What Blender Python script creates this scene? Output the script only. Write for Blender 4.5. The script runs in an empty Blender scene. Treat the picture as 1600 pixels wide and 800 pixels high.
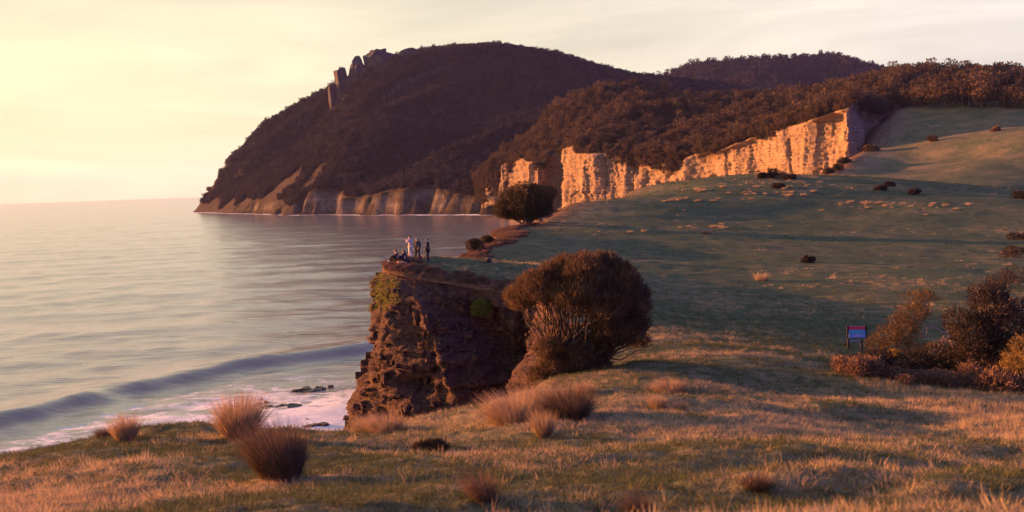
import bpy, bmesh, math, random
import numpy as np
from mathutils import Vector, Matrix

R = math.radians
SC = bpy.context.scene
COL = SC.collection

# ------------------------------------------------------------------ camera, sky, sun, exposure
CAM_Z = 26.0                      # eye height above the sea
F_PX = 1500.0                     # focal length for a 1600 px wide picture
PITCH = math.atan(111.5 / F_PX)
ROLL = R(2.0)
fwd = Vector((0, math.cos(PITCH), -math.sin(PITCH)))
up0 = Vector((0, math.sin(PITCH), math.cos(PITCH)))
rt0 = Vector((1, 0, 0))
rt = rt0 * math.cos(ROLL) - up0 * math.sin(ROLL)
up = rt0 * math.sin(ROLL) + up0 * math.cos(ROLL)
cam_d = bpy.data.cameras.new('camera')
cam = bpy.data.objects.new('camera', cam_d)
COL.objects.link(cam)
m = Matrix.Identity(4)
for i in range(3):
    m[i][0], m[i][1], m[i][2] = rt[i], up[i], -fwd[i]
m[2][3] = CAM_Z
cam.matrix_world = m
cam_d.sensor_width = 36.0
cam_d.lens = 36.0 * F_PX / 1600.0
cam_d.clip_start = 0.2
cam_d.clip_end = 60000.0
SC.camera = cam
cam_d.dof.use_dof = True
cam_d.dof.focus_distance = 68.0
cam_d.dof.aperture_fstop = 1.6

SUN_AZ, SUN_EL = R(-68.0), R(6.5)   # azimuth from +Y towards +X
sdir = Vector((math.sin(SUN_AZ) * math.cos(SUN_EL), math.cos(SUN_AZ) * math.cos(SUN_EL), math.sin(SUN_EL)))
sun_d = bpy.data.lights.new('sun', 'SUN')
sun_d.energy = 5.0
sun_d.color = (1.0, 0.37, 0.125)
sun_d.angle = R(0.55)
sun = bpy.data.objects.new('sun', sun_d)
COL.objects.link(sun)
sun.rotation_euler = (-sdir).to_track_quat('-Z', 'Y').to_euler()

W = bpy.data.worlds.new('World')
SC.world = W
W.use_nodes = True
nt = W.node_tree
nt.nodes.clear()
def wn(t, **kw):
    n = nt.nodes.new(t)
    for k, v in kw.items(): setattr(n, k, v)
    return n
sky = wn('ShaderNodeTexSky', sky_type='NISHITA', sun_disc=False, sun_elevation=SUN_EL, sun_rotation=SUN_AZ,
         altitude=30.0, air_density=1.0, dust_density=2.0, ozone_density=2.0)
bg_sky = wn('ShaderNodeBackground'); bg_sky.inputs['Strength'].default_value = 0.055
nt.links.new(sky.outputs[0], bg_sky.inputs['Color'])
# a thin veil of high cloud, thickest towards the horizon, streaked
tc = wn('ShaderNodeTexCoord')
sep = wn('ShaderNodeSeparateXYZ'); nt.links.new(tc.outputs['Generated'], sep.inputs[0])
mapz = wn('ShaderNodeMapRange', interpolation_type='SMOOTHSTEP')
mapz.inputs[1].default_value = -0.05; mapz.inputs[2].default_value = 0.62
mapz.inputs[3].default_value = 0.97; mapz.inputs[4].default_value = 0.6
nt.links.new(sep.outputs[2], mapz.inputs[0])
mp = wn('ShaderNodeMapping'); mp.inputs['Scale'].default_value = (1.2, 1.2, 9.0)
nt.links.new(tc.outputs['Generated'], mp.inputs[0])
ns = wn('ShaderNodeTexNoise'); ns.inputs['Scale'].default_value = 2.2; ns.inputs['Detail'].default_value = 6.0
ns.inputs['Roughness'].default_value = 0.55; ns.inputs['Distortion'].default_value = 0.6
nt.links.new(mp.outputs[0], ns.inputs['Vector'])
mapn = wn('ShaderNodeMapRange'); mapn.inputs[1].default_value = 0.3; mapn.inputs[2].default_value = 0.7
mapn.inputs[3].default_value = 0.86; mapn.inputs[4].default_value = 1.04
nt.links.new(ns.outputs['Fac'], mapn.inputs[0])
mul = wn('ShaderNodeMath', operation='MULTIPLY', use_clamp=True)
nt.links.new(mapz.outputs[0], mul.inputs[0]); nt.links.new(mapn.outputs[0], mul.inputs[1])
# the veil glows warmer and brighter towards the sun
dot = wn('ShaderNodeVectorMath', operation='DOT_PRODUCT'); dot.inputs[1].default_value = sdir
nt.links.new(tc.outputs['Generated'], dot.inputs[0])
maps = wn('ShaderNodeMapRange'); maps.inputs[1].default_value = -0.6; maps.inputs[2].default_value = 1.0
nt.links.new(dot.outputs['Value'], maps.inputs[0])
ramp = wn('ShaderNodeValToRGB')
ramp.color_ramp.elements[0].position = 0.0; ramp.color_ramp.elements[0].color = (0.10, 0.082, 0.40, 1)
e = ramp.color_ramp.elements.new(0.30); e.color = (0.245, 0.222, 0.202, 1)
ramp.color_ramp.elements[-1].position = 1.0; ramp.color_ramp.elements[-1].color = (0.315, 0.262, 0.145, 1)
nt.links.new(maps.outputs[0], ramp.inputs[0])
bg_veil = wn('ShaderNodeBackground'); bg_veil.inputs['Strength'].default_value = 1.0
# higher up the veil takes on the blue of the sky above it
mapu = wn('ShaderNodeMapRange', interpolation_type='SMOOTHSTEP'); mapu.inputs[1].default_value = 0.16; mapu.inputs[2].default_value = 0.65
nt.links.new(sep.outputs[2], mapu.inputs[0])
mixu = wn('ShaderNodeMix', data_type='RGBA'); mixu.inputs[7].default_value = (0.042, 0.058, 0.33, 1)
mapl = wn('ShaderNodeMapRange'); mapl.inputs[1].default_value = -0.2; mapl.inputs[2].default_value = 0.6
mapl.inputs[3].default_value = 1.0; mapl.inputs[4].default_value = 0.12
nt.links.new(dot.outputs['Value'], mapl.inputs[0])
mulu = wn('ShaderNodeMath', operation='MULTIPLY'); nt.links.new(mapu.outputs[0], mulu.inputs[0]); nt.links.new(mapl.outputs[0], mulu.inputs[1])
nt.links.new(mulu.outputs[0], mixu.inputs[0]); nt.links.new(ramp.outputs[0], mixu.inputs[6])
nt.links.new(mixu.outputs[2], bg_veil.inputs['Color'])
mapc = wn('ShaderNodeMapRange'); mapc.inputs[1].default_value = 0.32; mapc.inputs[2].default_value = 0.68
mapc.inputs[3].default_value = 0.86; mapc.inputs[4].default_value = 1.10
nt.links.new(ns.outputs['Fac'], mapc.inputs[0]); nt.links.new(mapc.outputs[0], bg_veil.inputs['Strength'])
mixs = wn('ShaderNodeMixShader')
nt.links.new(mul.outputs[0], mixs.inputs[0]); nt.links.new(bg_sky.outputs[0], mixs.inputs[1]); nt.links.new(bg_veil.outputs[0], mixs.inputs[2])
outw = wn('ShaderNodeOutputWorld'); nt.links.new(mixs.outputs[0], outw.inputs[0])

SC.view_settings.view_transform = 'Standard'
SC.view_settings.look = 'None'
SC.view_settings.exposure = 2.05
SC.view_settings.gamma = 1.0

# ------------------------------------------------------------------ helpers
rng = np.random.default_rng(7)
random.seed(7)

def ray(px, py):
    return fwd * F_PX + rt * (px - 800.0) + up * (400.0 - py)
def at(px, py, Y):
    d = ray(px, py)
    return Vector((0, 0, CAM_Z)) + d * (Y / d.y)
def at_z(px, py, z):
    d = ray(px, py)
    return Vector((0, 0, CAM_Z)) + d * ((z - CAM_Z) / d.z)

def _hash(ix, iy, iz, seed):
    h = (ix.astype(np.int64) * 374761393 + iy.astype(np.int64) * 668265263 + iz.astype(np.int64) * 2147483647 + seed * 1274126177) & 0xffffffff
    h = ((h ^ (h >> 13)) * 1274126177) & 0xffffffff
    h = ((h ^ (h >> 16)) * 2246822519) & 0xffffffff
    return ((h ^ (h >> 15)) & 0xffffff) / float(0xffffff)
def vnoise(x, y, z=None, seed=0):
    x = np.asarray(x, float); y = np.asarray(y, float)
    z = np.zeros_like(x) if z is None else np.asarray(z, float)
    ix, iy, iz = np.floor(x), np.floor(y), np.floor(z)
    fx, fy, fz = x - ix, y - iy, z - iz
    s = lambda t: t * t * t * (t * (t * 6 - 15) + 10)
    u, v, w = s(fx), s(fy), s(fz)
    r = 0
    for a in (0, 1):
        for b in (0, 1):
            for c in (0, 1):
                r = r + _hash(ix + a, iy + b, iz + c, seed) * (u if a else 1 - u) * (v if b else 1 - v) * (w if c else 1 - w)
    return r * 2 - 1
def fbm(x, y, z=None, oct=4, seed=0, gain=0.5, lac=2.03):
    r = 0; a = 1.0; f = 1.0
    for o in range(oct):
        r = r + a * vnoise(np.asarray(x) * f + 17.3 * o, np.asarray(y) * f + 9.1 * o, None if z is None else np.asarray(z) * f, seed + o)
        a *= gain; f *= lac
    return r
def ridged(x, y, oct=4, seed=0):
    r = 0; a = 1.0; f = 1.0
    for o in range(oct):
        r = r + a * (1 - np.abs(vnoise(x * f + 3.7 * o, y * f, None, seed + o)) * 2)
        a *= 0.5; f *= 2.05
    return r
def cells(x, y, seed=0, jit=0.8):
    """2-D cellular noise: (random value of the nearest cell, distance to the border)"""
    x = np.asarray(x, float); y = np.asarray(y, float)
    ix, iy = np.floor(x), np.floor(y)
    d1 = np.full(x.shape, 9.0); d2 = np.full(x.shape, 9.0); val = np.zeros(x.shape)
    for a in (-1, 0, 1):
        for b in (-1, 0, 1):
            cx, cy = ix + a, iy + b
            zz = np.zeros_like(cx)
            px = cx + 0.5 + jit * (_hash(cx, cy, zz, seed) - 0.5)
            py = cy + 0.5 + jit * (_hash(cx, cy, zz, seed + 11) - 0.5)
            d = np.maximum(np.abs(px - x), np.abs(py - y))
            rv = _hash(cx, cy, zz, seed + 23)
            near = d < d1
            d2 = np.where(near, d1, np.minimum(d2, d))
            val = np.where(near, rv, val)
            d1 = np.where(near, d, d1)
    return val, d2 - d1
def bricks(s, z, w, h, seed=0):
    """random value of rock blocks laid in uneven beds, sharp at their joints"""
    zz = z / h + 0.45 * vnoise(z / (h * 2.7), z * 0, None, seed)
    row = np.floor(zz)
    k = 0.6 + 0.9 * _hash(row, row * 0, row * 0, seed + 1)
    ss = s / (w * k) + 7.3 * _hash(row, row * 0, row * 0, seed + 2)
    ss = ss + 0.35 * vnoise(ss / 1.7, row * 3.1, None, seed + 3)
    col = np.floor(ss)
    return _hash(row, col, row * 0, seed + 4), np.minimum(np.minimum(zz - row, row + 1 - zz) * h, np.minimum(ss - col, col + 1 - ss) * w)
def sstep(a, b, x):
    t = np.clip((x - a) / (b - a), 0, 1)
    return t * t * (3 - 2 * t)

class TPS:
    def __init__(self, pts, smooth=0.0, sc=100.0):
        P = np.array([(p[0], p[1]) for p in pts], float) / sc
        z = np.array([p[2] for p in pts], float)
        n = len(P); self.P, self.sc = P, sc
        A = np.zeros((n + 3, n + 3))
        A[:n, :n] = self.k(P[:, None, :] - P[None, :, :]) + np.eye(n) * smooth
        A[:n, n] = 1; A[:n, n + 1:] = P; A[n, :n] = 1; A[n + 1:, :n] = P.T
        self.w = np.linalg.solve(A, np.concatenate([z, np.zeros(3)]))
    @staticmethod
    def k(d):
        r2 = (d ** 2).sum(-1)
        return 0.5 * r2 * np.log(r2 + 1e-12)
    def __call__(self, x, y):
        x = np.asarray(x, float); sh = x.shape
        q = np.stack([np.ravel(x), np.ravel(y)], -1) / self.sc
        out = np.empty(len(q)); n = len(self.P)
        for i in range(0, len(q), 60000):
            c = q[i:i + 60000]
            out[i:i + 60000] = self.k(c[:, None, :] - self.P[None]) @ self.w[:n] + self.w[n] + c @ self.w[n + 1:]
        return out.reshape(sh)

def seg_dist(x, y, poly, foot=False):
    """unsigned distance to an open polyline, and the arc position of the nearest point"""
    x = np.asarray(x, float); y = np.asarray(y, float)
    best = np.full(x.shape, 1e18); arc = np.zeros(x.shape); s0 = 0.0
    qx = np.zeros(x.shape); qy = np.zeros(x.shape)
    for (ax, ay), (bx, by) in zip(poly[:-1], poly[1:]):
        dx, dy = bx - ax, by - ay; L2 = dx * dx + dy * dy
        t = np.clip(((x - ax) * dx + (y - ay) * dy) / L2, 0, 1)
        d = (x - ax - t * dx) ** 2 + (y - ay - t * dy) ** 2
        n = d < best
        best = np.where(n, d, best); arc = np.where(n, s0 + t * math.sqrt(L2), arc)
        if foot: qx = np.where(n, ax + t * dx, qx); qy = np.where(n, ay + t * dy, qy)
        s0 += math.sqrt(L2)
    return (np.sqrt(best), arc, qx, qy) if foot else (np.sqrt(best), arc)
def inside(x, y, poly):
    x = np.asarray(x, float); y = np.asarray(y, float)
    r = np.zeros(x.shape, bool); n = len(poly)
    for i in range(n):
        (ax, ay), (bx, by) = poly[i], poly[(i + 1) % n]
        if ay == by: continue
        c = ((ay > y) != (by > y)) & (x < (bx - ax) * (y - ay) / (by - ay) + ax)
        r ^= c
    return r
def smooth_poly(pts, n=3):
    p = np.array(pts, float)
    for _ in range(n):
        q = np.empty((2 * len(p), 2)); q[0::2] = p; q[1:-1:2] = 0.5 * (p[:-1] + p[1:]); q = q[:-1]
        r = q.copy(); r[1:-1] = 0.25 * q[:-2] + 0.5 * q[1:-1] + 0.25 * q[2:]
        p = r
    return p

def mesh_np(name, V, F, mat=None, parent=None, smooth=False, attrs=None, link=True):
    """V (n,3); F (m,k) with k = 3 or 4 -> one mesh object"""
    V = np.ascontiguousarray(V, np.float32); F = np.ascontiguousarray(F, np.int32)
    me = bpy.data.meshes.new(name)
    k = F.shape[1]
    me.vertices.add(len(V)); me.vertices.foreach_set('co', V.ravel())
    me.loops.add(F.size); me.loops.foreach_set('vertex_index', F.ravel())
    me.polygons.add(len(F)); me.polygons.foreach_set('loop_start', np.arange(0, F.size, k, dtype=np.int32))
    me.polygons.foreach_set('loop_total', np.full(len(F), k, np.int32))
    if smooth: me.polygons.foreach_set('use_smooth', np.ones(len(F), bool))
    me.update(calc_edges=True); me.validate()
    for an, av in (attrs or {}).items():
        a = me.attributes.new(an, 'FLOAT', 'POINT'); a.data.foreach_set('value', np.ascontiguousarray(av, np.float32).ravel())
    if mat: me.materials.append(mat)
    o = bpy.data.objects.new(name, me)
    if link: COL.objects.link(o)
    if parent: o.parent = parent
    return o
def grid_obj(name, X, Y, Z, mat, attrs=None, smooth=True, parent=None, keep=None):
    r, c = X.shape
    V = np.stack([X, Y, Z], -1).reshape(-1, 3)
    i = np.arange(r * c).reshape(r, c)
    F = np.stack([i[:-1, :-1], i[:-1, 1:], i[1:, 1:], i[1:, :-1]], -1).reshape(-1, 4)
    if keep is not None:
        k = keep.ravel()
        F = F[k[F].any(1)]
        used = np.zeros(len(V), bool); used[F.ravel()] = True
        idx = np.cumsum(used) - 1
        F = idx[F]; V = V[used]
        attrs = {a: v.ravel()[used] for a, v in (attrs or {}).items()}
    return mesh_np(name, V, F, mat, parent, smooth, attrs)
def empty(name, loc=(0, 0, 0), rz=0.0):
    o = bpy.data.objects.new(name, None); COL.objects.link(o)
    o.location = loc; o.rotation_euler = (0, 0, rz); o.empty_display_size = 0.2
    return o
def tag(o, label=None, cat=None, group=None, kind=None):
    if label: o['label'] = label
    if cat: o['category'] = cat
    if group: o['group'] = group
    if kind: o['kind'] = kind
    return o
def copy_tree(o, parent=None):
    c = o.copy(); COL.objects.link(c); c.parent = parent
    for ch in list(o.children): copy_tree(ch, c)
    return c

# ---- materials
class NT:
    def __init__(self, name):
        self.m = bpy.data.materials.new(name); self.m.use_nodes = True
        self.t = self.m.node_tree; self.t.nodes.clear()
        self.out = self.n('ShaderNodeOutputMaterial')
    def n(self, t, ins=None, **kw):
        x = self.t.nodes.new(t)
        for k, v in kw.items(): setattr(x, k, v)
        for k, v in (ins or {}).items():
            if hasattr(v, 'is_output') or isinstance(v, bpy.types.NodeSocket): self.t.links.new(v, x.inputs[k])
            else: x.inputs[k].default_value = v
        return x
    def noise(self, scale, detail=4, rough=0.55, vec=None, dist=0.0, sc3=None):
        if vec is None: vec = self.n('ShaderNodeNewGeometry').outputs['Position']
        if sc3 is not None: vec = self.n('ShaderNodeMapping', {'Vector': vec, 'Scale': sc3}).outputs[0]
        return self.n('ShaderNodeTexNoise', {'Vector': vec, 'Scale': scale, 'Detail': detail, 'Roughness': rough, 'Distortion': dist}).outputs['Fac']
    def rng(self, v, a, b, c=0.0, d=1.0, smooth=False):
        return self.n('ShaderNodeMapRange', {0: v, 1: a, 2: b, 3: c, 4: d}, interpolation_type='SMOOTHSTEP' if smooth else 'LINEAR').outputs[0]
    def mix(self, f, a, b, blend='MIX'):
        x = self.n('ShaderNodeMix', data_type='RGBA', blend_type=blend)
        for i, v in ((0, f), (6, a), (7, b)):
            if isinstance(v, bpy.types.NodeSocket): self.t.links.new(v, x.inputs[i])
            elif i == 0: x.inputs[0].default_value = v
            else: x.inputs[i].default_value = (*v, 1)
        return x.outputs[2]
    def math(self, op, a, b=0.0, clamp=False):
        return self.n('ShaderNodeMath', {0: a, 1: b}, operation=op, use_clamp=clamp).outputs[0]
    def attr(self, name):
        return self.n('ShaderNodeAttribute', attribute_name=name).outputs['Fac']
    def bump(self, h, strength, dist):
        return self.n('ShaderNodeBump', {'Height': h, 'Strength': strength, 'Distance': dist}).outputs[0]
    def principled(self, col, rough=0.9, normal=None, spec=0.2, **kw):
        p = self.n('ShaderNodeBsdfPrincipled', {'Roughness': rough, 'Specular IOR Level': spec})
        if isinstance(col, bpy.types.NodeSocket): self.t.links.new(col, p.inputs['Base Color'])
        else: p.inputs['Base Color'].default_value = (*col, 1)
        if normal is not None: self.t.links.new(normal, p.inputs['Normal'])
        return p.outputs[0]
    def done(self, sh):
        self.t.links.new(sh, self.out.inputs[0]); return self.m

def leaf_mat(name, c1, c2, trans=0.3, scale=1.5, rnd=0.5):
    q = NT(name)
    oi = q.n('ShaderNodeObjectInfo').outputs['Random']
    nz = q.noise(scale, 3)
    f = q.math('ADD', q.math('MULTIPLY', q.rng(nz, 0.3, 0.7), 1 - rnd), q.math('MULTIPLY', oi, rnd), True)
    c = q.mix(f, c1, c2)
    d = q.n('ShaderNodeBsdfDiffuse', {'Color': c}).outputs[0]
    t = q.n('ShaderNodeBsdfTranslucent', {'Color': c}).outputs[0]
    return q.done(q.n('ShaderNodeMixShader', {0: trans, 1: d, 2: t}).outputs[0])
def plain_mat(name, col, rough=0.8, var=0.25, scale=6.0, bump=0.0):
    q = NT(name)
    nz = q.noise(scale, 4)
    c = q.mix(q.rng(nz, 0.3, 0.7), tuple(v * (1 - var) for v in col), tuple(min(1, v * (1 + var)) for v in col))
    nb = q.bump(nz, bump, 0.05) if bump else None
    return q.done(q.principled(c, rough, nb))
# ------------------------------------------------------------------ materials of the setting
def ground_mat():
    q = NT('grass_ground')
    pos = q.n('ShaderNodeNewGeometry').outputs['Position']
    big = q.noise(0.09, 5, 0.6, pos)
    mid = q.noise(0.8, 5, 0.65, pos, sc3=(0.55, 1.3, 1))
    fine = q.noise(9.0, 4, 0.7, pos)
    green = q.mix(q.rng(fine, 0.3, 0.7), (0.047, 0.064, 0.032), (0.084, 0.106, 0.052))
    tan = q.mix(q.rng(fine, 0.3, 0.7), (0.17, 0.125, 0.065), (0.30, 0.22, 0.115))
    dry = q.math('ADD', q.math('ADD', q.math('MULTIPLY', q.rng(mid, 0.35, 0.65), 0.45), q.math('MULTIPLY', q.rng(big, 0.35, 0.65), 0.35)), q.attr('dry'))
    c = q.mix(q.rng(dry, 0.38, 1.0), green, tan)
    earth = q.mix(q.rng(q.noise(3.0, 5, 0.7, pos), 0.35, 0.65), (0.075, 0.042, 0.026), (0.17, 0.085, 0.045))
    c = q.mix(q.math('ADD', q.attr('earth'), q.math('MULTIPLY', q.math('SUBTRACT', mid, 0.5), 0.8), True), c, earth)
    h = q.math('ADD', q.math('MULTIPLY', fine, 0.35), q.noise(2.5, 5, 0.65, pos))
    return q.done(q.principled(c, 0.95, q.bump(h, 0.9, 0.12), 0.05))
def cliff_mat(name, dark, light, weed, band=1.6, bscale=1.0, weedamt=1.0):
    q = NT(name)
    pos = q.n('ShaderNodeNewGeometry').outputs['Position']
    strata = q.noise(1.0 * bscale, 5, 0.6, pos, 0.3, (0.15, 0.15, band))
    blot = q.noise(0.7 * bscale, 5, 0.65, pos)
    fine = q.noise(7.0 * bscale, 5, 0.7, pos)
    vert = q.noise(2.2 * bscale, 4, 0.6, pos, 0.2, (1.0, 1.0, 0.12))
    f = q.math('ADD', q.math('MULTIPLY', q.rng(strata, 0.3, 0.7), 0.45), q.math('ADD', q.math('MULTIPLY', q.rng(vert, 0.3, 0.7), 0.25), q.math('MULTIPLY', q.rng(fine, 0.25, 0.75), 0.35)))
    c = q.mix(f, dark, light)
    # joints and bedding cracks
    wv = q.n('ShaderNodeVectorMath', {0: pos, 1: q.n('ShaderNodeVectorMath', {0: q.n('ShaderNodeTexNoise', {'Vector': pos, 'Scale': 1.3 * bscale, 'Detail': 3.0}).outputs['Color'], 3: 0.5 / bscale}, operation='SCALE').outputs[0]}, operation='ADD').outputs[0]
    mv = q.n('ShaderNodeMapping', {'Vector': wv, 'Scale': (0.8, 0.8, 2.1)}).outputs[0]
    ck = q.n('ShaderNodeTexVoronoi', {'Vector': mv, 'Scale': 1.5 * bscale}, feature='DISTANCE_TO_EDGE').outputs['Distance']
    ck2 = q.n('ShaderNodeTexVoronoi', {'Vector': mv, 'Scale': 4.2 * bscale}, feature='DISTANCE_TO_EDGE').outputs['Distance']
    crack = q.math('MULTIPLY', q.rng(ck, 0.0, 0.05), q.rng(ck2, 0.0, 0.07, 0.45, 1.0))
    tint = q.n('ShaderNodeTexVoronoi', {'Vector': mv, 'Scale': 1.5 * bscale}).outputs['Color']
    tv = q.n('ShaderNodeSeparateXYZ', {0: tint}).outputs[0]
    c = q.mix(q.math('MULTIPLY', tv, 0.45), c, dark)
    patch = q.rng(q.noise(0.55 * bscale, 3, 0.5, pos), 0.45, 0.62)
    c = q.mix(q.math('MAXIMUM', crack, patch), tuple(v * 0.6 for v in dark), c)
    w = q.math('MULTIPLY', q.math('ADD', q.attr('weed'), q.math('MULTIPLY', q.math('SUBTRACT', blot, 0.52), 1.5)), weedamt, True)
    c = q.mix(q.rng(w, 0.15, 0.5), c, weed)
    h = q.math('ADD', q.math('ADD', q.math('ADD', q.math('MULTIPLY', strata, 0.8), q.math('MULTIPLY', fine, 0.4)), q.math('MULTIPLY', vert, 0.6)), q.math('ADD', q.math('MULTIPLY', crack, 0.3), q.math('MULTIPLY', tv, 0.8)))
    return q.done(q.principled(c, 0.92, q.bump(h, 0.8, 0.25 / bscale), 0.1))
def hill_mat():
    q = NT('wooded_slope')
    g = q.n('ShaderNodeNewGeometry')
    pos = g.outputs['Position']
    nz = q.n('ShaderNodeSeparateXYZ', {0: g.outputs['Normal']}).outputs[2]
    strata = q.noise(0.25, 5, 0.6, pos, 0.3, (0.12, 0.12, 1.6))
    vert = q.noise(0.22, 4, 0.6, pos, 0.2, (1, 1, 0.15))
    fine = q.noise(0.5, 5, 0.7, pos)
    rock = q.mix(q.math('ADD', q.math('MULTIPLY', q.rng(strata, 0.3, 0.7), 0.6), q.math('MULTIPLY', q.rng(vert, 0.3, 0.7), 0.4)), (0.055, 0.044, 0.042), (0.19, 0.155, 0.135))
    soil = q.mix(q.rng(fine, 0.3, 0.7), (0.036, 0.028, 0.022), (0.058, 0.043, 0.030))
    s = q.math('ADD', nz, q.math('MULTIPLY', q.math('SUBTRACT', fine, 0.5), 0.55))
    rock = q.mix(q.rng(q.noise(0.045, 5, 0.65, pos), 0.42, 0.62), rock, (0.05, 0.037, 0.03))
    c = q.mix(q.rng(s, 0.40, 0.54), rock, soil)
    h = q.math('ADD', q.math('MULTIPLY', strata, 1.0), q.math('ADD', q.math('MULTIPLY', fine, 0.6), q.math('MULTIPLY', vert, 0.7)))
    return q.done(q.principled(c, 0.95, q.bump(h, 0.9, 2.5), 0.05))
def sea_mat():
    q = NT('sea_water')
    pos = q.n('ShaderNodeNewGeometry').outputs['Position']
    # wind ripples lie along the swell; their relief fades into roughness with distance by itself
    w1 = q.noise(0.55, 5, 0.62, pos, 0.5, (0.42, 1.0, 1))
    w2 = q.noise(0.11, 4, 0.6, pos, 0.4, (0.35, 1.0, 1))
    w3 = q.noise(0.018, 4, 0.6, pos, 0.4, (0.25, 1.0, 1))
    h = q.math('ADD', q.math('MULTIPLY', w1, 0.42), q.math('ADD', q.math('MULTIPLY', w2, 1.1), q.math('MULTIPLY', w3, 2.2)))
    nb = q.bump(h, 0.30, 1.0)
    water = q.n('ShaderNodeBsdfPrincipled', {'Base Color': (0.15, 0.135, 0.12, 1), 'Roughness': 0.14, 'IOR': 1.5, 'Specular IOR Level': 0.5, 'Normal': nb}).outputs[0]
    lace = q.noise(0.32, 8, 0.72, pos, 1.6, (0.6, 1.0, 1))
    lace2 = q.noise(0.09, 5, 0.6, pos, 1.0, (0.6, 1.0, 1))
    f = q.math('ADD', q.attr('foam'), q.math('ADD', q.math('MULTIPLY', q.math('SUBTRACT', lace, 0.5), 1.7), q.math('MULTIPLY', q.math('SUBTRACT', lace2, 0.5), 1.3)))
    f = q.rng(f, 0.46, 0.74)
    foam = q.principled((0.80, 0.80, 0.78), 0.8, q.bump(lace, 0.8, 0.6), 0.2)
    return q.done(q.n('ShaderNodeMixShader', {0: q.math('MULTIPLY', f, 0.9), 1: water, 2: foam}).outputs[0])

M_GROUND = ground_mat()
M_CLIFF = cliff_mat('headland_rock', (0.030, 0.019, 0.021), (0.165, 0.088, 0.062), (0.085, 0.052, 0.026), 2.2, 1.0, 0.8)
M_PALE = cliff_mat('pale_cliff_rock', (0.22, 0.14, 0.09), (0.45, 0.32, 0.205), (0.11, 0.075, 0.048), 1.5, 0.25, 0.8)
M_HILL = hill_mat()
M_SEA = sea_mat()

# ------------------------------------------------------------------ near land: foreground, meadow, grassy hill
def world_pts(lst):
    return [tuple(at(*p)) for p in lst]
GP = world_pts([
    (0, 800, 9), (400, 800, 8.5), (800, 800, 8), (1200, 800, 8), (1600, 800, 8.5),
    (422, 745, 14), (370, 684, 20), (195, 690, 25), (0, 708, 27), (530, 672, 24), (650, 692, 21), (620, 674, 24),
    (840, 682, 20), (760, 642, 27), (890, 657, 23), (930, 588, 34), (1000, 562, 37), (1100, 567, 38), (1050, 622, 28),
    (1183, 762, 10.5), (1200, 612, 33), (1335, 545, 48), (1600, 680, 24), (1600, 605, 36), (1450, 602, 36), (1450, 572, 44),
    (1600, 750, 14), (1110, 540, 44), (870, 600, 38),
    (680, 406, 72), (650, 408, 70), (600, 414, 66), (800, 455, 61), (750, 436, 64), (850, 480, 56), (1050, 482, 62),
    (1265, 412, 95), (1190, 432, 85), (1000, 400, 100), (800, 380, 105), (722, 403, 95), (830, 352, 140), (880, 312, 190),
    (1000, 293, 240), (1150, 281, 270), (1300, 283, 280), (1450, 290, 280), (1600, 300, 260), (1200, 342, 170), (1500, 352, 150),
    (1580, 450, 75), (1000, 332, 170), (1400, 430, 85),
    (1340, 268, 385), (1290, 278, 375), (1400, 262, 400), (1450, 162, 540), (1600, 168, 480), (1500, 220, 425), (1600, 230, 390), (1600, 288, 320),
    (1380, 187, 520), (1335, 248, 420), (1500, 278, 345), (1400, 225, 455), (1700, 172, 455), (1700, 290, 300),
])
GP += [(0, 0, 24.35), (-14, 2, 23.2), (14, 2, 23.6), (72, 325, 20.5), (16, 235, 19.5), (120, 330, 19.0), (175, 312, 18.0), (50, 290, 20.0),
       (230, 640, 62), (330, 640, 60), (-30, 20, 17.0), (90, 40, 17), (-25, 66, 20), (240, 270, 15), (200, 150, 15)]
GTPS = TPS(GP, 0.0002)

COAST = smooth_poly([(-60, -6), (-34, 16), (-20, 26.5), (-13.5, 28.0), (-8.5, 27.2), (-5.2, 25.6), (-3.6, 25.6), (-2.2, 27.5), (-0.6, 30.0), (0.6, 33.5), (1.2, 37.5),
                     (1.4, 42.0), (1.5, 48.0), (2.2, 54), (1.6, 58.5), (-0.2, 60.6), (-3.0, 61.4), (-6.0, 62.4), (-8.0, 63.5), (-9.1, 65.4), (-9.1, 68.0), (-8.2, 72), (-7.0, 78),
                     (-5.6, 86), (-5.6, 95), (-5.2, 101), (-3.2, 105), (-1.6, 112), (-1.6, 122), (-3.0, 130), (-2.6, 138), (-0.6, 144), (3, 155), (7.5, 172), (11.5, 193),
                     (17, 215), (28, 245), (45, 268), (70, 300), (104, 330), (116, 352), (118, 372), (127, 388), (148, 421), (172, 465), (201, 520), (222, 562), (236, 600), (246, 700)], 2)
GPOLY = [tuple(p) for p in COAST] + [(900, 700), (900, -60), (-60, -60)]

def undul(x, y):
    near = sstep(60, 25, y)
    u = 0.24 * near * vnoise(x / 5.0 + 3, y / 2.2, None, 5) + 0.07 * near * vnoise(x / 1.6, y / 0.9, None, 6)
    u = u + 0.04 * near * fbm(x / 0.5, y / 0.35, None, 2, 8)
    mead = sstep(35, 70, y) * sstep(600, 300, y)
    u = u + 0.22 * mead * fbm(x / 16.0, y / 16.0, None, 3, 12) + 0.035 * mead * fbm(x / 1.5, y / 2.5, None, 2, 15)
    hill = sstep(310, 420, y)
    return u + hill * 1.4 * fbm(x / 45.0, y / 45.0, None, 3, 21)
def ground_z(x, y):
    x = np.asarray(x, float); y = np.asarray(y, float)
    return GTPS(x, y) + undul(x, y) - brow(coast_sd(x, y)[0], y)
def brow(sd, y):
    """the land rounds off towards the cliff edge, more broadly on the far meadow"""
    esc = np.clip(y / 60.0, 0.5, 4)
    return np.clip(1 - sd / (1.2 * esc), 0, 1) ** 2 * 0.28 * esc + 0.7 * sstep(110, 170, y) * sstep(400, 330, y) * np.exp(-np.clip(sd, 0, None) / 9.0)
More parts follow.
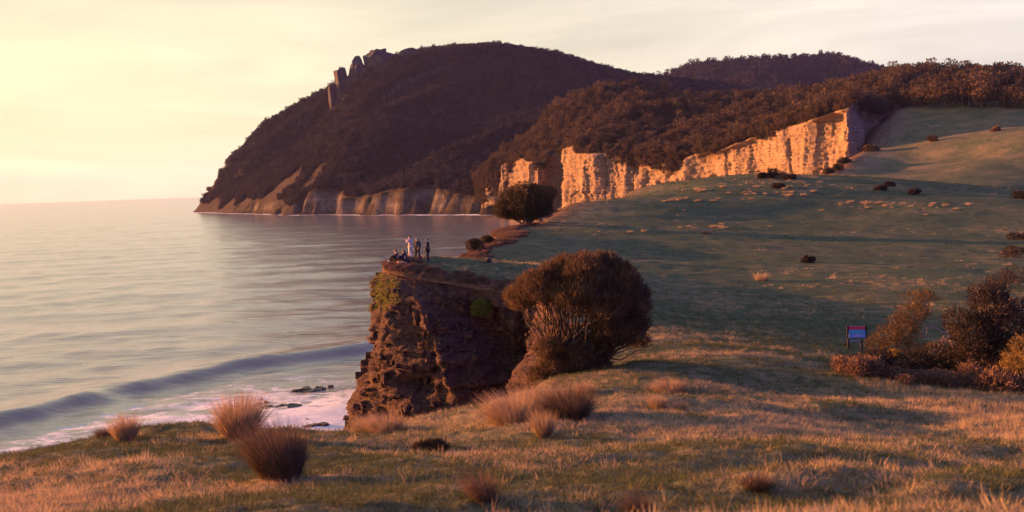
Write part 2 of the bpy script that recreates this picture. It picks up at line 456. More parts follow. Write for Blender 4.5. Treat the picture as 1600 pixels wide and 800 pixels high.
def coast_sd(x, y):
    d, a = seg_dist(x, y, COAST)
    return np.where(inside(x, y, GPOLY), d, -d), a

NR, NC = 600, 520
ty = np.linspace(0, 1, NR)[:, None]
tx = np.linspace(-1, 1, NC)[None, :]
GY = 1.5 * (640 / 1.5) ** ty + 0 * tx
GX = tx * (GY * 0.68 + 9.0)
GX = np.where(tx < 0, GX * 0.86, GX * 1.0)
d_, _a, qx, qy = seg_dist(GX, GY, COAST, True)
ins_ = inside(GX, GY, GPOLY)
sd = np.where(ins_, d_, 0.0)
GX = np.where(ins_, GX, qx); GY = np.where(ins_, GY, qy)      # the sheet ends exactly on the cliff edge
GZ = ground_z(GX, GY) - np.where(ins_, 0, 0.1)
edge_n = fbm(GX / 1.3, GY / 1.3, None, 3, 31)
esc = np.clip(GY / 60.0, 0.5, 4)
earth = sstep(2.6, 0.2, sd / esc + edge_n * 1.0) * sstep(24, 45, GY) * (1 - sstep(70, 74, GY) * sstep(93, 89, GY))
dryv = 0.27 * sstep(60, 30, GY) + 0.20 * sstep(330, 380, GY) + 0.25 * sstep(20, 2, sd) * sstep(120, 160, GY)
ground = grid_obj('ground', GX, GY, GZ, M_GROUND, {'earth': earth, 'dry': dryv}, keep=ins_)
tag(ground, kind='structure')

def hit(px, py, y0=4.0, y1=640.0):
    """where the ray through a pixel meets the land"""
    d = ray(px, py)
    Ys = y0 * (y1 / y0) ** np.linspace(0, 1, 1500)
    X = d.x / d.y * Ys; Z = CAM_Z + d.z / d.y * Ys
    s, _ = coast_sd(X, Ys)
    g = ground_z(X, Ys)
    ok = (Z <= g) & (s > 0.0)
    if not ok.any(): return hit(px + 1.0, py + 2.0, y0, y1) if py < 800 else None
    i = int(np.argmax(ok))
    return Vector((X[i], Ys[i], g[i]))
def ground_at(x, y):
    return float(ground_z(np.array([x]), np.array([y]))[0])

# ------------------------------------------------------------------ cliff walls
def wall(name, line, ztop, zbot, ds, dz, disp, mat, side=-1, batter=0.2, smoothn=True, attr_fn=None, inset=0.4, parent=None):
    """a rock wall under a line of cliff edge; side = -1 puts the free face left of the line's direction"""
    p = np.array(line, float)
    seg = np.sqrt(((p[1:] - p[:-1]) ** 2).sum(1)); s = np.concatenate([[0], np.cumsum(seg)])
    S = np.arange(0, s[-1], ds)
    x = np.interp(S, s, p[:, 0]); y = np.interp(S, s, p[:, 1])
    k = max(3, int(2.0 / ds) | 1); ker = np.ones(k) / k
    gx = np.gradient(np.convolve(np.pad(x, k // 2, 'edge'), ker, 'valid')); gy = np.gradient(np.convolve(np.pad(y, k // 2, 'edge'), ker, 'valid'))
    L = np.hypot(gx, gy) + 1e-9
    nx, ny = side * gy / L, -side * gx / L      # side = -1: the free face lies left of the line
    zt = ztop(x, y)
    n = int((zt.max() - zbot) / dz)
    T = np.linspace(0, 1, n)[:, None]
    Z = zt[None, :] * (1 - T) + zbot * T
    H = zt[None, :] - Z
    Sg = np.broadcast_to(S[None, :], Z.shape)
    off, zs = disp(Sg, Z, H, np.broadcast_to(x, Z.shape), np.broadcast_to(y, Z.shape))
    off = off + batter * H - inset * np.clip(1 - H / 0.6, 0, 1)
    X = x[None, :] + nx[None, :] * off; Y = y[None, :] + ny[None, :] * off
    at_ = {'weed': attr_fn(Sg, Z, H) if attr_fn else np.zeros(Z.shape)}
    return grid_obj(name, X, Y, Z + zs, mat, at_, smooth=smoothn, parent=parent), (S, x, y, nx, ny, zt)

def headland_disp(S, Z, H, X, Y):
    wz = Z + 0.25 * vnoise(S / 6.0, Z / 6.0, None, 41) - 0.07 * S
    ws = S + 0.45 * fbm(S / 1.6, Z / 1.9, None, 3, 42)
    wz = wz + 0.28 * fbm(S / 1.3, Z / 1.5, None, 3, 48)
    m1 = sstep(-0.25, 0.35, vnoise(S / 2.1, Z / 1.6, None, 49)); m2 = sstep(-0.2, 0.4, vnoise(S / 1.7, Z / 2.3, None, 50))
    upper = sstep(7.5, 6.0, H + 1.6 * fbm(S / 3.0, Z / 9.0, None, 2, 53))
    low = 1 - upper
    vb, eb = bricks(ws, wz, 2.3, 1.9, 43)          # joint-bounded masses
    vc, ec = bricks(ws, wz, 0.62, 1.25, 44)        # upright columns near the top
    v1, e1 = bricks(ws, wz, 1.05, 0.40, 45)        # beds
    v2, e2 = bricks(ws, wz, 0.42, 0.21, 46)
    rib = ridged(S / 6.0 + 0.10 * H, 0.05 * H + 3.0, 2, 51)
    d = 1.7 * (rib - 0.65) * (0.4 + 0.6 * sstep(0.5, 4, H)) + 0.6 * (vb - 0.5)
    d = d + upper * m2 * (0.70 * (vc - 0.5) - 0.22 * sstep(0.10, 0.0, ec)) + m1 * ((0.26 + 0.3 * low) * (v1 - 0.5) - 0.12 * sstep(0.08, 0, e1)) + 0.11 * m2 * (v2 - 0.5) + 0.25 * fbm(S / 1.4, Z / 1.1, None, 3, 60)
    jn = np.abs(vnoise(S / 2.6 + 0.05 * Z, Z / 16.0, None, 57))
    d = d - 1.25 * sstep(0.07, 0.0, jn) * (0.35 + 0.65 * upper)
    d = d - 1.3 * np.exp(-((S - 33.5) / 1.6) ** 2 - ((H - 6.6) / 0.9) ** 2)
    deb = sstep(-0.1, 0.25, vnoise(S / 3.2 + 0.18 * H, H / 6.0, None, 58)) * low      # aprons of debris between bare ribs
    d = d * (1 - 0.65 * deb) + low * 0.10 * (H - 6.0).clip(0) + deb * (0.35 + 0.30 * fbm(S / 0.9 + 0.3 * H, H / 3.0, None, 3, 59))
    d = d + 0.07 * fbm(S / 0.3, Z / 0.25, None, 2, 61)
    return d * sstep(0.0, 0.9, H) + 0.20, 0.0
def gz_edge(x, y):
    return ground_z(x, y) - 0.08
ci = np.arange(len(COAST))
def coast_part(ya, yb, xmin=-99, xmax=999):
    k = (COAST[:, 1] >= ya) & (COAST[:, 1] <= yb) & (COAST[:, 0] >= xmin) & (COAST[:, 0] <= xmax)
    i = np.nonzero(k)[0]
    return COAST[i[0]:i[-1] + 1]
headland, HW = wall('headland_cliff', coast_part(33.0, 82), gz_edge, -1.5, 0.10, 0.10, headland_disp, M_CLIFF, batter=0.195, smoothn=False,
                    attr_fn=lambda S, Z, H: 0.5 * sstep(1.6, 0.0, H + 0.6 * fbm(S / 1.2, Z / 1.2, None, 2, 71)) + 0.22 * sstep(9, 13, H) - 0.25)
tag(headland, kind='structure')
fore_cliff, _ = wall('foreground_cliff', coast_part(-5, 36, -60, 1.3), gz_edge, -1.5, 0.4, 0.4, headland_disp, M_CLIFF, batter=0.12)
tag(fore_cliff, kind='structure')
def shore_disp(S, Z, H, X, Y):
    v, e = cells(S / 2.6, Z / 1.6, 83)
    d = 1.6 * fbm(S / 9.0, Z / 12.0, None, 3, 81) + 0.7 * (v - 0.5) + 0.5 * fbm(S / 2.0, Z / 2.0, None, 3, 85)
    return d * sstep(0, 2.0, H) + 0.4, 0.0
meadow_cliff, _ = wall('meadow_cliff', coast_part(80, 345, -99, 112), gz_edge, -1.5, 0.5, 0.5, shore_disp, M_CLIFF, batter=0.16)
tag(meadow_cliff, kind='structure')

# ------------------------------------------------------------------ the wooded hill above the pale cliffs
PALE = smooth_poly([tuple(at(px, 250, Y).xy) for px, Y in
                    [(738, 960), (744, 885), (760, 864), (798, 858), (806, 802), (830, 792), (846, 742), (852, 765), (884, 765), (889, 715), (905, 655), (940, 640), (985, 622), (1000, 615), (1040, 600),
                     (1100, 560), (1150, 540), (1200, 518), (1255, 494), (1300, 472), (1330, 456), (1341, 476), (1360, 515), (1385, 528), (1400, 560), (1410, 640)]], 2)
PALE = PALE + np.stack([2.5 * fbm(np.arange(len(PALE)) / 2.0, np.zeros(len(PALE)), None, 2, 91)] * 2, -1) * np.array([1, 0.4])
TOPS = [(640, 290, 905), (745, 278, 850), (800, 266, 785), (830, 256, 745), (862, 250, 750), (890, 228, 705), (940, 230, 648), (1000, 236, 622), (1060, 240, 590), (1100, 238, 566), (1150, 225, 548), (1200, 205, 522), (1255, 188, 500), (1300, 172, 486), (1340, 161, 490), (1385, 160, 535), (1405, 158, 570)]
WP = world_pts(TOPS) + world_pts([(745, 262, 880), (800, 212, 870), (860, 170, 870), (930, 147, 850), (975, 141, 835), (1030, 152, 815), (1100, 160, 790), (1180, 162, 750), (1250, 155, 715),
                                  (1300, 146, 690), (1400, 124, 665), (1500, 128, 650), (1620, 128, 640), (1750, 140, 640),
                                  (950, 190, 735), (1050, 198, 700), (1150, 185, 640), (850, 215, 805)])
WP += [(-60, 960, 42), (0, 980, 60), (60, 980, 70), (200, 950, 72), (350, 850, 80), (480, 760, 80), (330, 600, 60)]
WTPS = TPS(WP, 0.0005)
WPOLY = [tuple(p) for p in PALE] + [(700, 640), (700, 1000), (-75, 1000)]
def wood_z(x, y):
    return np.minimum(WTPS(x, y), 19 + (x + 40).clip(0) * 0.65 + (y - 800).clip(0) * 0.10 + 60 * sstep(30, 60, x)) + 2.2 * fbm(x / 40.0, y / 40.0, None, 3, 101)
wx, wy = np.meshgrid(np.linspace(-110, 560, 230), np.linspace(440, 1000, 190))
wins = inside(wx, wy, WPOLY)
d_, a_, qx, qy = seg_dist(wx, wy, PALE, True)
wx = np.where(wins, wx, qx); wy = np.where(wins, wy, qy); wsd = np.where(wins, d_, 0)
wz = wood_z(wx, wy) - 1.5 * np.clip(1 - wsd / 4.0, 0, 1)
wood_hill = grid_obj('wooded_hill', wx, wy, wz, M_HILL, keep=wins)
tag(wood_hill, kind='structure')
def pale_disp(S, Z, H, X, Y):
    w = Z + 1.5 * vnoise(S / 30.0, Z / 30.0, None, 111) - 0.02 * S
    ws = S + 1.2 * vnoise(S / 7.0, Z / 12.0, None, 112)
    vb, eb = bricks(ws, w, 11.0, 15.0, 113)
    vc, ec = bricks(ws, w, 4.2, 9.0, 114)
    v1, e1 = bricks(ws, w, 6.0, 1.9, 115)
    v2, e2 = bricks(ws, w, 2.4, 1.2, 116)
    rib = ridged(S / 34.0, Z / 160.0, 2, 121)
    jn = np.abs(vnoise(S / 13.0 + 0.012 * Z, Z / 45.0, None, 123))
    d = 5.0 * (rib - 0.6) + 1.8 * (vb - 0.5) + 1.3 * (vc - 0.5) + 0.8 * (v1 - 0.5) + 0.5 * (v2 - 0.5) - 0.4 * sstep(0.5, 0, e1) - 2.5 * sstep(0.09, 0.0, jn) + 0.35 * fbm(S / 1.6, Z / 1.3, None, 2, 127)
    return d * sstep(0, 2.5, H) + 1.2, 0.0
def pale_weed(S, Z, H):
    return 0.55 * sstep(9.0, 0.0, H + 7 * fbm(S / 14.0, Z / 30.0, None, 3, 131)) - 0.22
pale_cliff, PW = wall('pale_cliff', PALE, lambda x, y: wood_z(x, y) - 1.6, -2.0, 0.6, 0.6, pale_disp, M_PALE, batter=0.07, attr_fn=pale_weed, inset=1.5, side=1, smoothn=False)
tag(pale_cliff, kind='structure')
hill_cliff, _ = wall('hill_cliff', coast_part(345, 690, 105), gz_edge, -1.5, 0.8, 0.8, pale_disp, M_PALE, batter=0.10, attr_fn=pale_weed, inset=1.0)
tag(hill_cliff, kind='structure')

# ------------------------------------------------------------------ mountain and far hill
SHORE = [tuple(at_z(px, py, 0.0).xy) for px, py in [(299, 331.5), (318, 332.5), (350, 333.5), (385, 334), (420, 335), (445, 336.5), (480, 335.5), (520, 335.5), (560, 336.5), (600, 335.8), (650, 336.2), (700, 336.3), (745, 336.0), (790, 334)]]
SHORE = smooth_poly([(SHORE[0][0] - 6, 1700), (SHORE[0][0] - 10, 1620)] + SHORE + [(60, 850)], 2)
ii = np.arange(len(SHORE))
SHORE[:, 1] += 9 * fbm(ii / 2.3, ii * 0.0, None, 2, 141)
MPOLY = [(SHORE[0][0] + 20, 2600)] + [tuple(p) for p in SHORE] + [(900, 850), (900, 2600)]
MP = world_pts([(305, 318, 1560), (322, 292, 1580), (342, 268, 1600), (382, 221, 1610), (450, 174, 1600), (512, 143, 1570), (560, 104, 1520), (620, 79, 1500), (660, 69, 1490), (720, 69, 1480), (780, 74, 1480),
                (850, 88, 1500), (900, 98, 1520), (1000, 119, 1560), (1035, 123, 1600), (1150, 140, 1640),
                (640, 112, 1385), (590, 175, 1250), (550, 232, 1150), (515, 285, 1085),
                (480, 215, 1450), (440, 255, 1400), (395, 288, 1400), (350, 305, 1480),
                (650, 190, 1290), (650, 250, 1110), (640, 285, 985), (740, 170, 1330), (740, 230, 1120), (740, 290, 930), (830, 150, 1350), (830, 200, 1150), (950, 150, 1400), (950, 180, 1150),
                (420, 305, 1240), (560, 292, 1075), (480, 300, 1130)])
MP += [(-560, 1800, 20), (-300, 1900, 120), (-100, 1950, 170), (100, 1950, 160), (400, 1950, 120), (-500, 2400, 10), (0, 2400, 60), (500, 2400, 60), (300, 1200, 70), (100, 1000, 45)]
MTPS = TPS(MP, 0.0004)
def mountain_z(x, y):
    d, a = seg_dist(x, y, SHORE)
    d = np.where(inside(x, y, MPOLY), d, -d)
    dn = d + 6 * fbm(x / 26.0, y / 26.0, None, 3, 151)
    z = MTPS(x, y)
    hi = sstep(20, 120, z)
    # gullies run straight down towards the shore
    gul = ridged(a / 95.0 + 0.15 * fbm(x / 120.0, y / 120.0, None, 2, 153), d / 700.0, 3, 155)
    big = ridged(a / 210.0 + 0.35, d / 1500.0, 2, 159)
    z = z + 20.0 * (big - 0.7) * sstep(30, 160, d) * sstep(560, 260, d) + 14.0 * (gul - 0.75) * sstep(15, 120, d) * sstep(520, 150, d) - 5.0 * sstep(100, 250, z) + 7.0 * fbm(x / 90.0, y / 90.0, None, 3, 157) * hi * 0.5
    dn = dn + 5 * (ridged(a / 40.0, a * 0, 2, 163) - 0.7)
    bench = dn * 1.7 + 6.0 * np.sin(dn / 6.0)
    return np.where(d > -4, np.minimum(z, np.maximum(bench, dn * 0.4)), -6.0)
mx, my = np.meshgrid(np.linspace(-620, 560, 330), np.concatenate([np.linspace(830, 1330, 240), np.linspace(1333, 2000, 130)]))
mz = mountain_z(mx, my)
mountain = grid_obj('mountain', mx, my, mz, M_HILL, keep=(mz > -5.5))
tag(mountain, kind='structure')

FP = world_pts([(960, 135, 2350), (1035, 120, 2350), (1060, 107, 2360), (1085, 99, 2370), (1170, 93, 2380), (1250, 90, 2380), (1292, 86, 2380), (1315, 91, 2380), (1345, 102, 2390), (1400, 112, 2400), (1500, 114, 2420), (1640, 112, 2440), (1800, 108, 2440)])
FTP = np.array(sorted((p[0], p[2], p[1]) for p in FP))
def far_z(x, y):
    r = np.interp(x, FTP[:, 0], FTP[:, 1]); yc = np.interp(x, FTP[:, 0], FTP[:, 2])
    t = (y - yc)
    z = r - np.where(t < 0, -t * 0.30, t * 0.5) + 10 * fbm(x / 140.0, y / 140.0, None, 4, 161) * sstep(0, 250, np.abs(t))
    return np.maximum(z, -5)
fx, fy = np.meshgrid(np.linspace(100, 1900, 220), np.linspace(1500, 2800, 120))
far_hill = grid_obj('far_hill', fx, fy, far_z(fx, fy), M_HILL)
tag(far_hill, kind='structure')

# ------------------------------------------------------------------ sea
CREST = [(-95, 82), (-72, 104)] + [tuple(at_z(px, py, 1.2).xy) for px, py in [(0, 655), (150, 604), (300, 577), (430, 552), (530, 547)]] + [(-8, 176), (6, 200)]
CREST = smooth_poly(CREST, 2)
nr, nc = 520, 420
t = np.linspace(0, 1, nr)[:, None]; u = np.linspace(-1, 1, nc)[None, :]
SY = 38 * (15000 / 38) ** (t ** 1.35) + 0 * u
SX = u * (SY * 0.85 + 40.0)
SX = np.where(u < 0, SX, SX * 0.7)
cd, ca = seg_dist(SX, SY, CREST)
below = np.interp(SX, CREST[:, 0], CREST[:, 1]) > SY          # shoreward side of the breaker
amp = 1.6 * sstep(0, 45, ca) * sstep(190, 120, ca) * (0.8 + 0.25 * vnoise(ca / 14.0, ca * 0, None, 171))
sw = np.where(below, 2.6, 7.5)
SZ = amp * np.exp(-(cd / sw) ** 2)
far_f = sstep(2500, 300, SY)
SZ = SZ + far_f * (0.15 * np.sin((SY * 0.93 - SX * 0.36) / 5.2 + 2.2 * vnoise(SX / 60, SY / 60, None, 173)) * sstep(70, 170, SY)
                   + 0.20 * fbm(SX / 9.0, SY / 4.5, None, 3, 175) + 0.25 * fbm(SX / 55.0, SY / 24.0, None, 2, 176))
cdist, _ = seg_dist(SX, SY, COAST)
sdist, _ = seg_dist(SX, SY, SHORE)
shoal = np.where(below & (cd > 2.0), sstep(2.0, 14, cd), 0.0) * sstep(150, 95, SY + 0.25 * SX)
foam = 0.52 * shoal + 0.22 * shoal * sstep(36, 14, cdist + 5 * fbm(SX / 12, SY / 12, None, 2, 177)) + 0.16 * shoal * sstep(62, 36, cdist)
foam = np.maximum(foam, 0.75 * sstep(10, 2, sdist) + 0.25 * sstep(22, 6, sdist))
sea = grid_obj('sea', SX, SY, SZ, M_SEA, {'foam': foam})
tag(sea, kind='structure')
# ------------------------------------------------------------------ plant builders
def unit(v):
    return v / (np.linalg.norm(v, axis=-1, keepdims=True) + 1e-9)
def leaf_faces(P, D, L, Wd, g):
    """one rhombus leaf for each base point"""
    n = len(P)
    side = unit(np.cross(D, g.normal(size=(n, 3))))
    L = np.asarray(L).reshape(-1, 1) * np.ones((n, 1)); Wd = np.asarray(Wd).reshape(-1, 1) * np.ones((n, 1))
    bend = g.normal(size=(n, 3)) * L * 0.12
    V = np.stack([P, P + D * L * 0.5 + side * Wd + bend * 0.3, P + D * L + bend, P + D * L * 0.5 - side * Wd + bend * 0.3], 1).reshape(-1, 3)
    F = np.arange(4 * n).reshape(n, 4)
    return V, F
def blob_leaves(blobs, n, L, Wd, g, shell=0.55, upw=0.5, outw=0.8, jit=0.5):
    """leaves through a set of ellipsoids, denser towards their skins"""
    b = np.array(blobs, float)
    area = (b[:, 3] * b[:, 4] + b[:, 4] * b[:, 5] + b[:, 3] * b[:, 5])
    k = g.choice(len(b), n, p=area / area.sum())
    d = unit(g.normal(size=(n, 3)))
    r = shell + (1.04 - shell) * np.sqrt(g.random((n, 1)))
    c = b[k, :3]; rad = b[k, 3:6]
    lump = 1 + 0.16 * fbm(d[:, 0] * 2.3 + k * 7.1, d[:, 1] * 2.3, d[:, 2] * 2.3, 2, 3)[:, None]
    P = c + d * rad * r * lump
    D = unit(d * outw + np.array([0, 0, upw]) + g.normal(size=(n, 3)) * jit)
    ln = L * (0.6 + 0.8 * g.random(n)); wd = Wd * (0.7 + 0.6 * g.random(n))
    return leaf_faces(P, D, ln, wd, g)
def tubes(paths, sides=6):
    """paths: list of (points, radii) -> one tube mesh"""
    VV, FF, o = [], [], 0
    for pts, rad in paths:
        p = np.array(pts, float); m_ = len(p)
        tg = unit(np.gradient(p, axis=0))
        ref = np.where(np.abs(tg[:, 2:3]) > 0.9, np.array([[1.0, 0, 0]]), np.array([[0, 0, 1.0]]))
        a = unit(np.cross(tg, ref)); b = np.cross(tg, a)
        th = np.linspace(0, 2 * np.pi, sides, endpoint=False)
        r = np.array(rad, float)[:, None, None] * (np.ones((m_, 1, 1)))
        ring = p[:, None, :] + r * (a[:, None, :] * np.cos(th)[None, :, None] + b[:, None, :] * np.sin(th)[None, :, None])
        VV.append(ring.reshape(-1, 3))
        i = np.arange(m_ * sides).reshape(m_, sides) + o
        j = np.roll(i, -1, axis=1)
        FF.append(np.stack([i[:-1], j[:-1], j[1:], i[1:]], -1).reshape(-1, 4))
        o += m_ * sides
    return np.concatenate(VV), np.concatenate(FF)
def limb(a, b, ra, rb, g, n=6, wig=0.06, sag=0.0):
    a = np.array(a, float); b = np.array(b, float)
    t = np.linspace(0, 1, n)[:, None]
    L = np.linalg.norm(b - a)
    p = a * (1 - t) + b * t + g.normal(size=(n, 3)) * wig * L * np.sin(np.pi * t) + np.array([0, 0, sag * L]) * np.sin(np.pi * t)
    return p, np.linspace(ra, rb, n)
def blades(n, h, spread, lean, wdt, g, segs=3, base=0.12, droop=0.5, hvar=0.5):
    """a tuft of tapering grass blades growing from a small base disc"""
    az = g.random(n) * 2 * np.pi; rr = np.sqrt(g.random(n))
    o = np.stack([np.cos(az) * rr * base, np.sin(az) * rr * base, np.zeros(n)], 1)
    out = np.stack([np.cos(az), np.sin(az), np.zeros(n)], 1)
    tilt = spread * (0.15 + 0.85 * rr) * (0.6 + 0.8 * g.random(n))
    H = h * (1 - hvar + hvar * 1.3 * g.random(n))
    side = np.stack([-np.sin(az), np.cos(az), np.zeros(n)], 1) + 0.5 * g.normal(size=(n, 3)) * np.array([1, 1, 0])
    side = unit(side)
    VV = []
    for s in range(segs + 1):
        t = s / segs
        hor = H * (np.sin(tilt) * t + droop * tilt * 0.35 * t * t)
        ver = H * (np.cos(tilt) * t - droop * tilt * 0.35 * t * t * 0.6)
        c = o + out * hor[:, None] + np.array(lean) * (H * t * t)[:, None] + np.array([0, 0, 1.0]) * ver[:, None]
        w = wdt * (1 - 0.92 * t) * (0.7 + 0.6 * g.random(n)) if s == 0 else wdt * (1 - 0.92 * t) * np.ones(n)
        VV += [c - side * w[:, None], c + side * w[:, None]]
    V = np.stack(VV, 1).reshape(-1, 3); k = 2 * (segs + 1)
    b0 = np.arange(n)[:, None] * k
    F = np.concatenate([np.concatenate([b0 + 2 * s, b0 + 2 * s + 1, b0 + 2 * s + 3, b0 + 2 * s + 2], 1) for s in range(segs)])
    return V, F
def bush(name, loc, blobs, n, L, Wd, mat, stems, stem_mat, label, cat, g, group=None, shell=0.5, upw=0.5, rz=0.0, jit=0.5, part='crown'):
    t = empty(name, loc, rz)
    V, F = blob_leaves(blobs, n, L, Wd, g, shell, upw, jit=jit)
    mesh_np(part, V, F, mat, t)
    if stems:
        V, F = tubes(stems)
        mesh_np('trunk', V, F, stem_mat, t, True)
    return tag(t, label, cat, group)
def fan_stems(blobs, g, base_r=0.06, k=3, z0=-0.15):
    out = []
    for b in blobs:
        for _ in range(k):
            e_ = np.array(b[:3]) + g.normal(size=3) * np.array(b[3:6]) * 0.35
            out.append(limb((g.normal() * 0.08, g.normal() * 0.08, z0), e_, base_r, base_r * 0.25, g, 5, 0.05))
    return out

M_TUSS = leaf_mat('tussock_blades', (0.24, 0.155, 0.085), (0.50, 0.34, 0.20), 0.35, 2.0, 0.3)
M_TUSS2 = leaf_mat('tussock_dark_blades', (0.09, 0.06, 0.04), (0.22, 0.14, 0.085), 0.25, 2.0, 0.3)
M_DRY = leaf_mat('dry_grass_blades', (0.30, 0.21, 0.11), (0.56, 0.40, 0.22), 0.35, 0.6, 0.6)
M_GRN = leaf_mat('green_grass_blades', (0.055, 0.070, 0.028), (0.15, 0.14, 0.06), 0.3, 0.6, 0.6)
M_SHRUB = leaf_mat('shrub_needles', (0.062, 0.042, 0.028), (0.165, 0.100, 0.052), 0.25, 1.2, 0.05)
M_TREE = leaf_mat('tree_leaves', (0.042, 0.036, 0.022), (0.105, 0.072, 0.036), 0.25, 0.8, 0.4)
M_FOREST = leaf_mat('forest_leaves', (0.030, 0.027, 0.024), (0.135, 0.090, 0.056), 0.2, 0.05, 0.6)
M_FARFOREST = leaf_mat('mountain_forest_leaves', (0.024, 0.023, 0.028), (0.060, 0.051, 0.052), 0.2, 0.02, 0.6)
M_LIME = leaf_mat('fresh_green_leaves', (0.10, 0.12, 0.025), (0.20, 0.20, 0.045), 0.35, 3.0, 0.1)
M_OCHRE = leaf_mat('ochre_leaves', (0.16, 0.10, 0.03), (0.30, 0.19, 0.06), 0.3, 1.5, 0.2)
M_HEATH = leaf_mat('heath_leaves', (0.09, 0.055, 0.042), (0.22, 0.13, 0.085), 0.25, 1.5, 0.5)
M_DARK = leaf_mat('dark_scrub_leaves', (0.030, 0.026, 0.024), (0.075, 0.052, 0.040), 0.2, 1.5, 0.3)
M_BARK = plain_mat('bark', (0.16, 0.105, 0.075), 0.9, 0.4, 14.0, 0.4)
M_BARKPALE = plain_mat('pale_bark', (0.34, 0.24, 0.19), 0.85, 0.35, 14.0, 0.3)
M_CRAG = plain_mat('dolerite_crag', (0.045, 0.038, 0.04), 0.9, 0.4, 0.15, 0.6)
M_ROCK = plain_mat('loose_rock', (0.20, 0.12, 0.08), 0.9, 0.45, 2.2, 0.6)
M_WETROCK = plain_mat('wet_rock', (0.045, 0.035, 0.032), 0.5, 0.45, 1.2, 0.6)

# ---- a rock: a chipped box
def rock_mesh(g, sx, sy, sz, cuts=7, sub=2, rough=0.12):
    bm = bmesh.new()
    bmesh.ops.create_cube(bm, size=2.0)
    for _ in range(cuts):
        nrm = Vector(g.normal(size=3)).normalized()
        gm = bm.verts[:] + bm.edges[:] + bm.faces[:]
        r_ = bmesh.ops.bisect_plane(bm, geom=gm, plane_co=nrm * (0.95 + 0.25 * g.random()), plane_no=nrm, clear_outer=True)
        ed = [e_ for e_ in r_['geom_cut'] if isinstance(e_, bmesh.types.BMEdge)]
        if ed: bmesh.ops.edgeloop_fill(bm, edges=ed)
    if sub:
        bmesh.ops.triangulate(bm, faces=bm.faces[:])
        bmesh.ops.subdivide_edges(bm, edges=bm.edges[:], cuts=sub, use_grid_fill=True)
        co = np.array([v.co for v in bm.verts])
        dn = fbm(co[:, 0] * 1.8 + g.random() * 50, co[:, 1] * 1.8, co[:, 2] * 1.8, 3, 5) * rough
        for v, q in zip(bm.verts, dn): v.co *= 1 + q
    for v in bm.verts: v.co = Vector((v.co.x * sx, v.co.y * sy, v.co.z * sz))
    me = bpy.data.meshes.new('rock'); bm.to_mesh(me); bm.free()
    return me
def put(name, me, loc, rot=(0, 0, 0), sc=1.0, parent=None, mat=None):
    if mat and not me.materials: me.materials.append(mat)
    o = bpy.data.objects.new(name, me); COL.objects.link(o)
    o.location = loc; o.rotation_euler = rot
    o.scale = (sc, sc, sc) if np.isscalar(sc) else sc
    if parent: o.parent = parent
    return o

# ------------------------------------------------------------------ blocks of the headland cliff
hv = np.empty(len(headland.data.vertices) * 3, np.float32); headland.data.vertices.foreach_get('co', hv); hv = hv.reshape(-1, len(HW[0]), 3)
g = np.random.default_rng(21)
blk = [rock_mesh(g, 1, 1, 1, 6, 0) for _ in range(8)]
for me in blk: me.materials.append(M_CLIFF)
nrow = hv.shape[0]
for k in range(260):
    j = g.integers(int(0.36 * hv.shape[1]), int(0.80 * hv.shape[1])); i = int(nrow * (0.03 + 0.55 * g.random()))
    p = hv[i, j]
    if p[1] < 55: continue
    nx, ny = HW[3][j], HW[4][j]
    sx, sz = 0.12 + 0.30 * g.random() ** 2, 0.08 + 0.16 * g.random() ** 1.5
    if g.random() < 0.35: sx, sz = sz * 0.8, sx * 1.3
    o = put('rock_block', blk[k % 8], (p[0] + nx * 0.05, p[1] + ny * 0.05, p[2]), (g.normal() * 0.1, g.normal() * 0.1, math.atan2(ny, nx) + math.pi / 2 + g.normal() * 0.25), (sx, 0.18 + 0.12 * g.random(), sz), headland)
# plants clinging to the cliff
def wall_patch(px0, px1, py0, py1, n, ang=0.0):
    """points of the headland wall that lie in a picture window"""
    flat = hv.reshape(-1, 3)
    rel = flat - np.array([0, 0, CAM_Z])
    dz = rel @ np.array(fwd); pxs = 800 + F_PX * (rel @ np.array(rt)) / dz; pys = 400 - F_PX * (rel @ np.array(up)) / dz
    if ang: pxs = pxs + ang * (pys - py0)
    k = np.nonzero((pxs > px0) & (pxs < px1) & (pys > py0) & (pys < py1))[0]
    return flat[g.choice(k, n)] if len(k) else np.zeros((0, 3))
def hanging(name, P, mat, L, Wd, label):
    n = len(P)
    D = unit(g.normal(size=(n, 3)) * 0.5 + np.array([-0.3, -0.6, -0.25]))
    V, F = leaf_faces(P, D, L * (0.5 + g.random(n)), Wd, g)
    o = mesh_np(name, V, F, mat)
    tag(o, label, 'cliff plants', kind='stuff'); return o
hanging('cliff_grass', wall_patch(574, 626, 428, 480, 2600), M_LIME, 0.32, 0.022, 'yellow green grass hanging on the top corner of the headland cliff')
hanging('cliff_scrub', wall_patch(690, 722, 462, 545, 1600, 0.45), M_OCHRE, 0.26, 0.02, 'ochre green streak of scrub slanting down the headland cliff')
hanging('cliff_heath', wall_patch(640, 810, 405, 450, 3200), M_HEATH, 0.22, 0.02, 'reddish heath along the top edge of the headland cliff')
hanging('cliff_debris_scrub', wall_patch(540, 860, 580, 680, 3800), M_OCHRE, 0.25, 0.018, 'sparse dry scrub on the lower slope of the headland cliff')

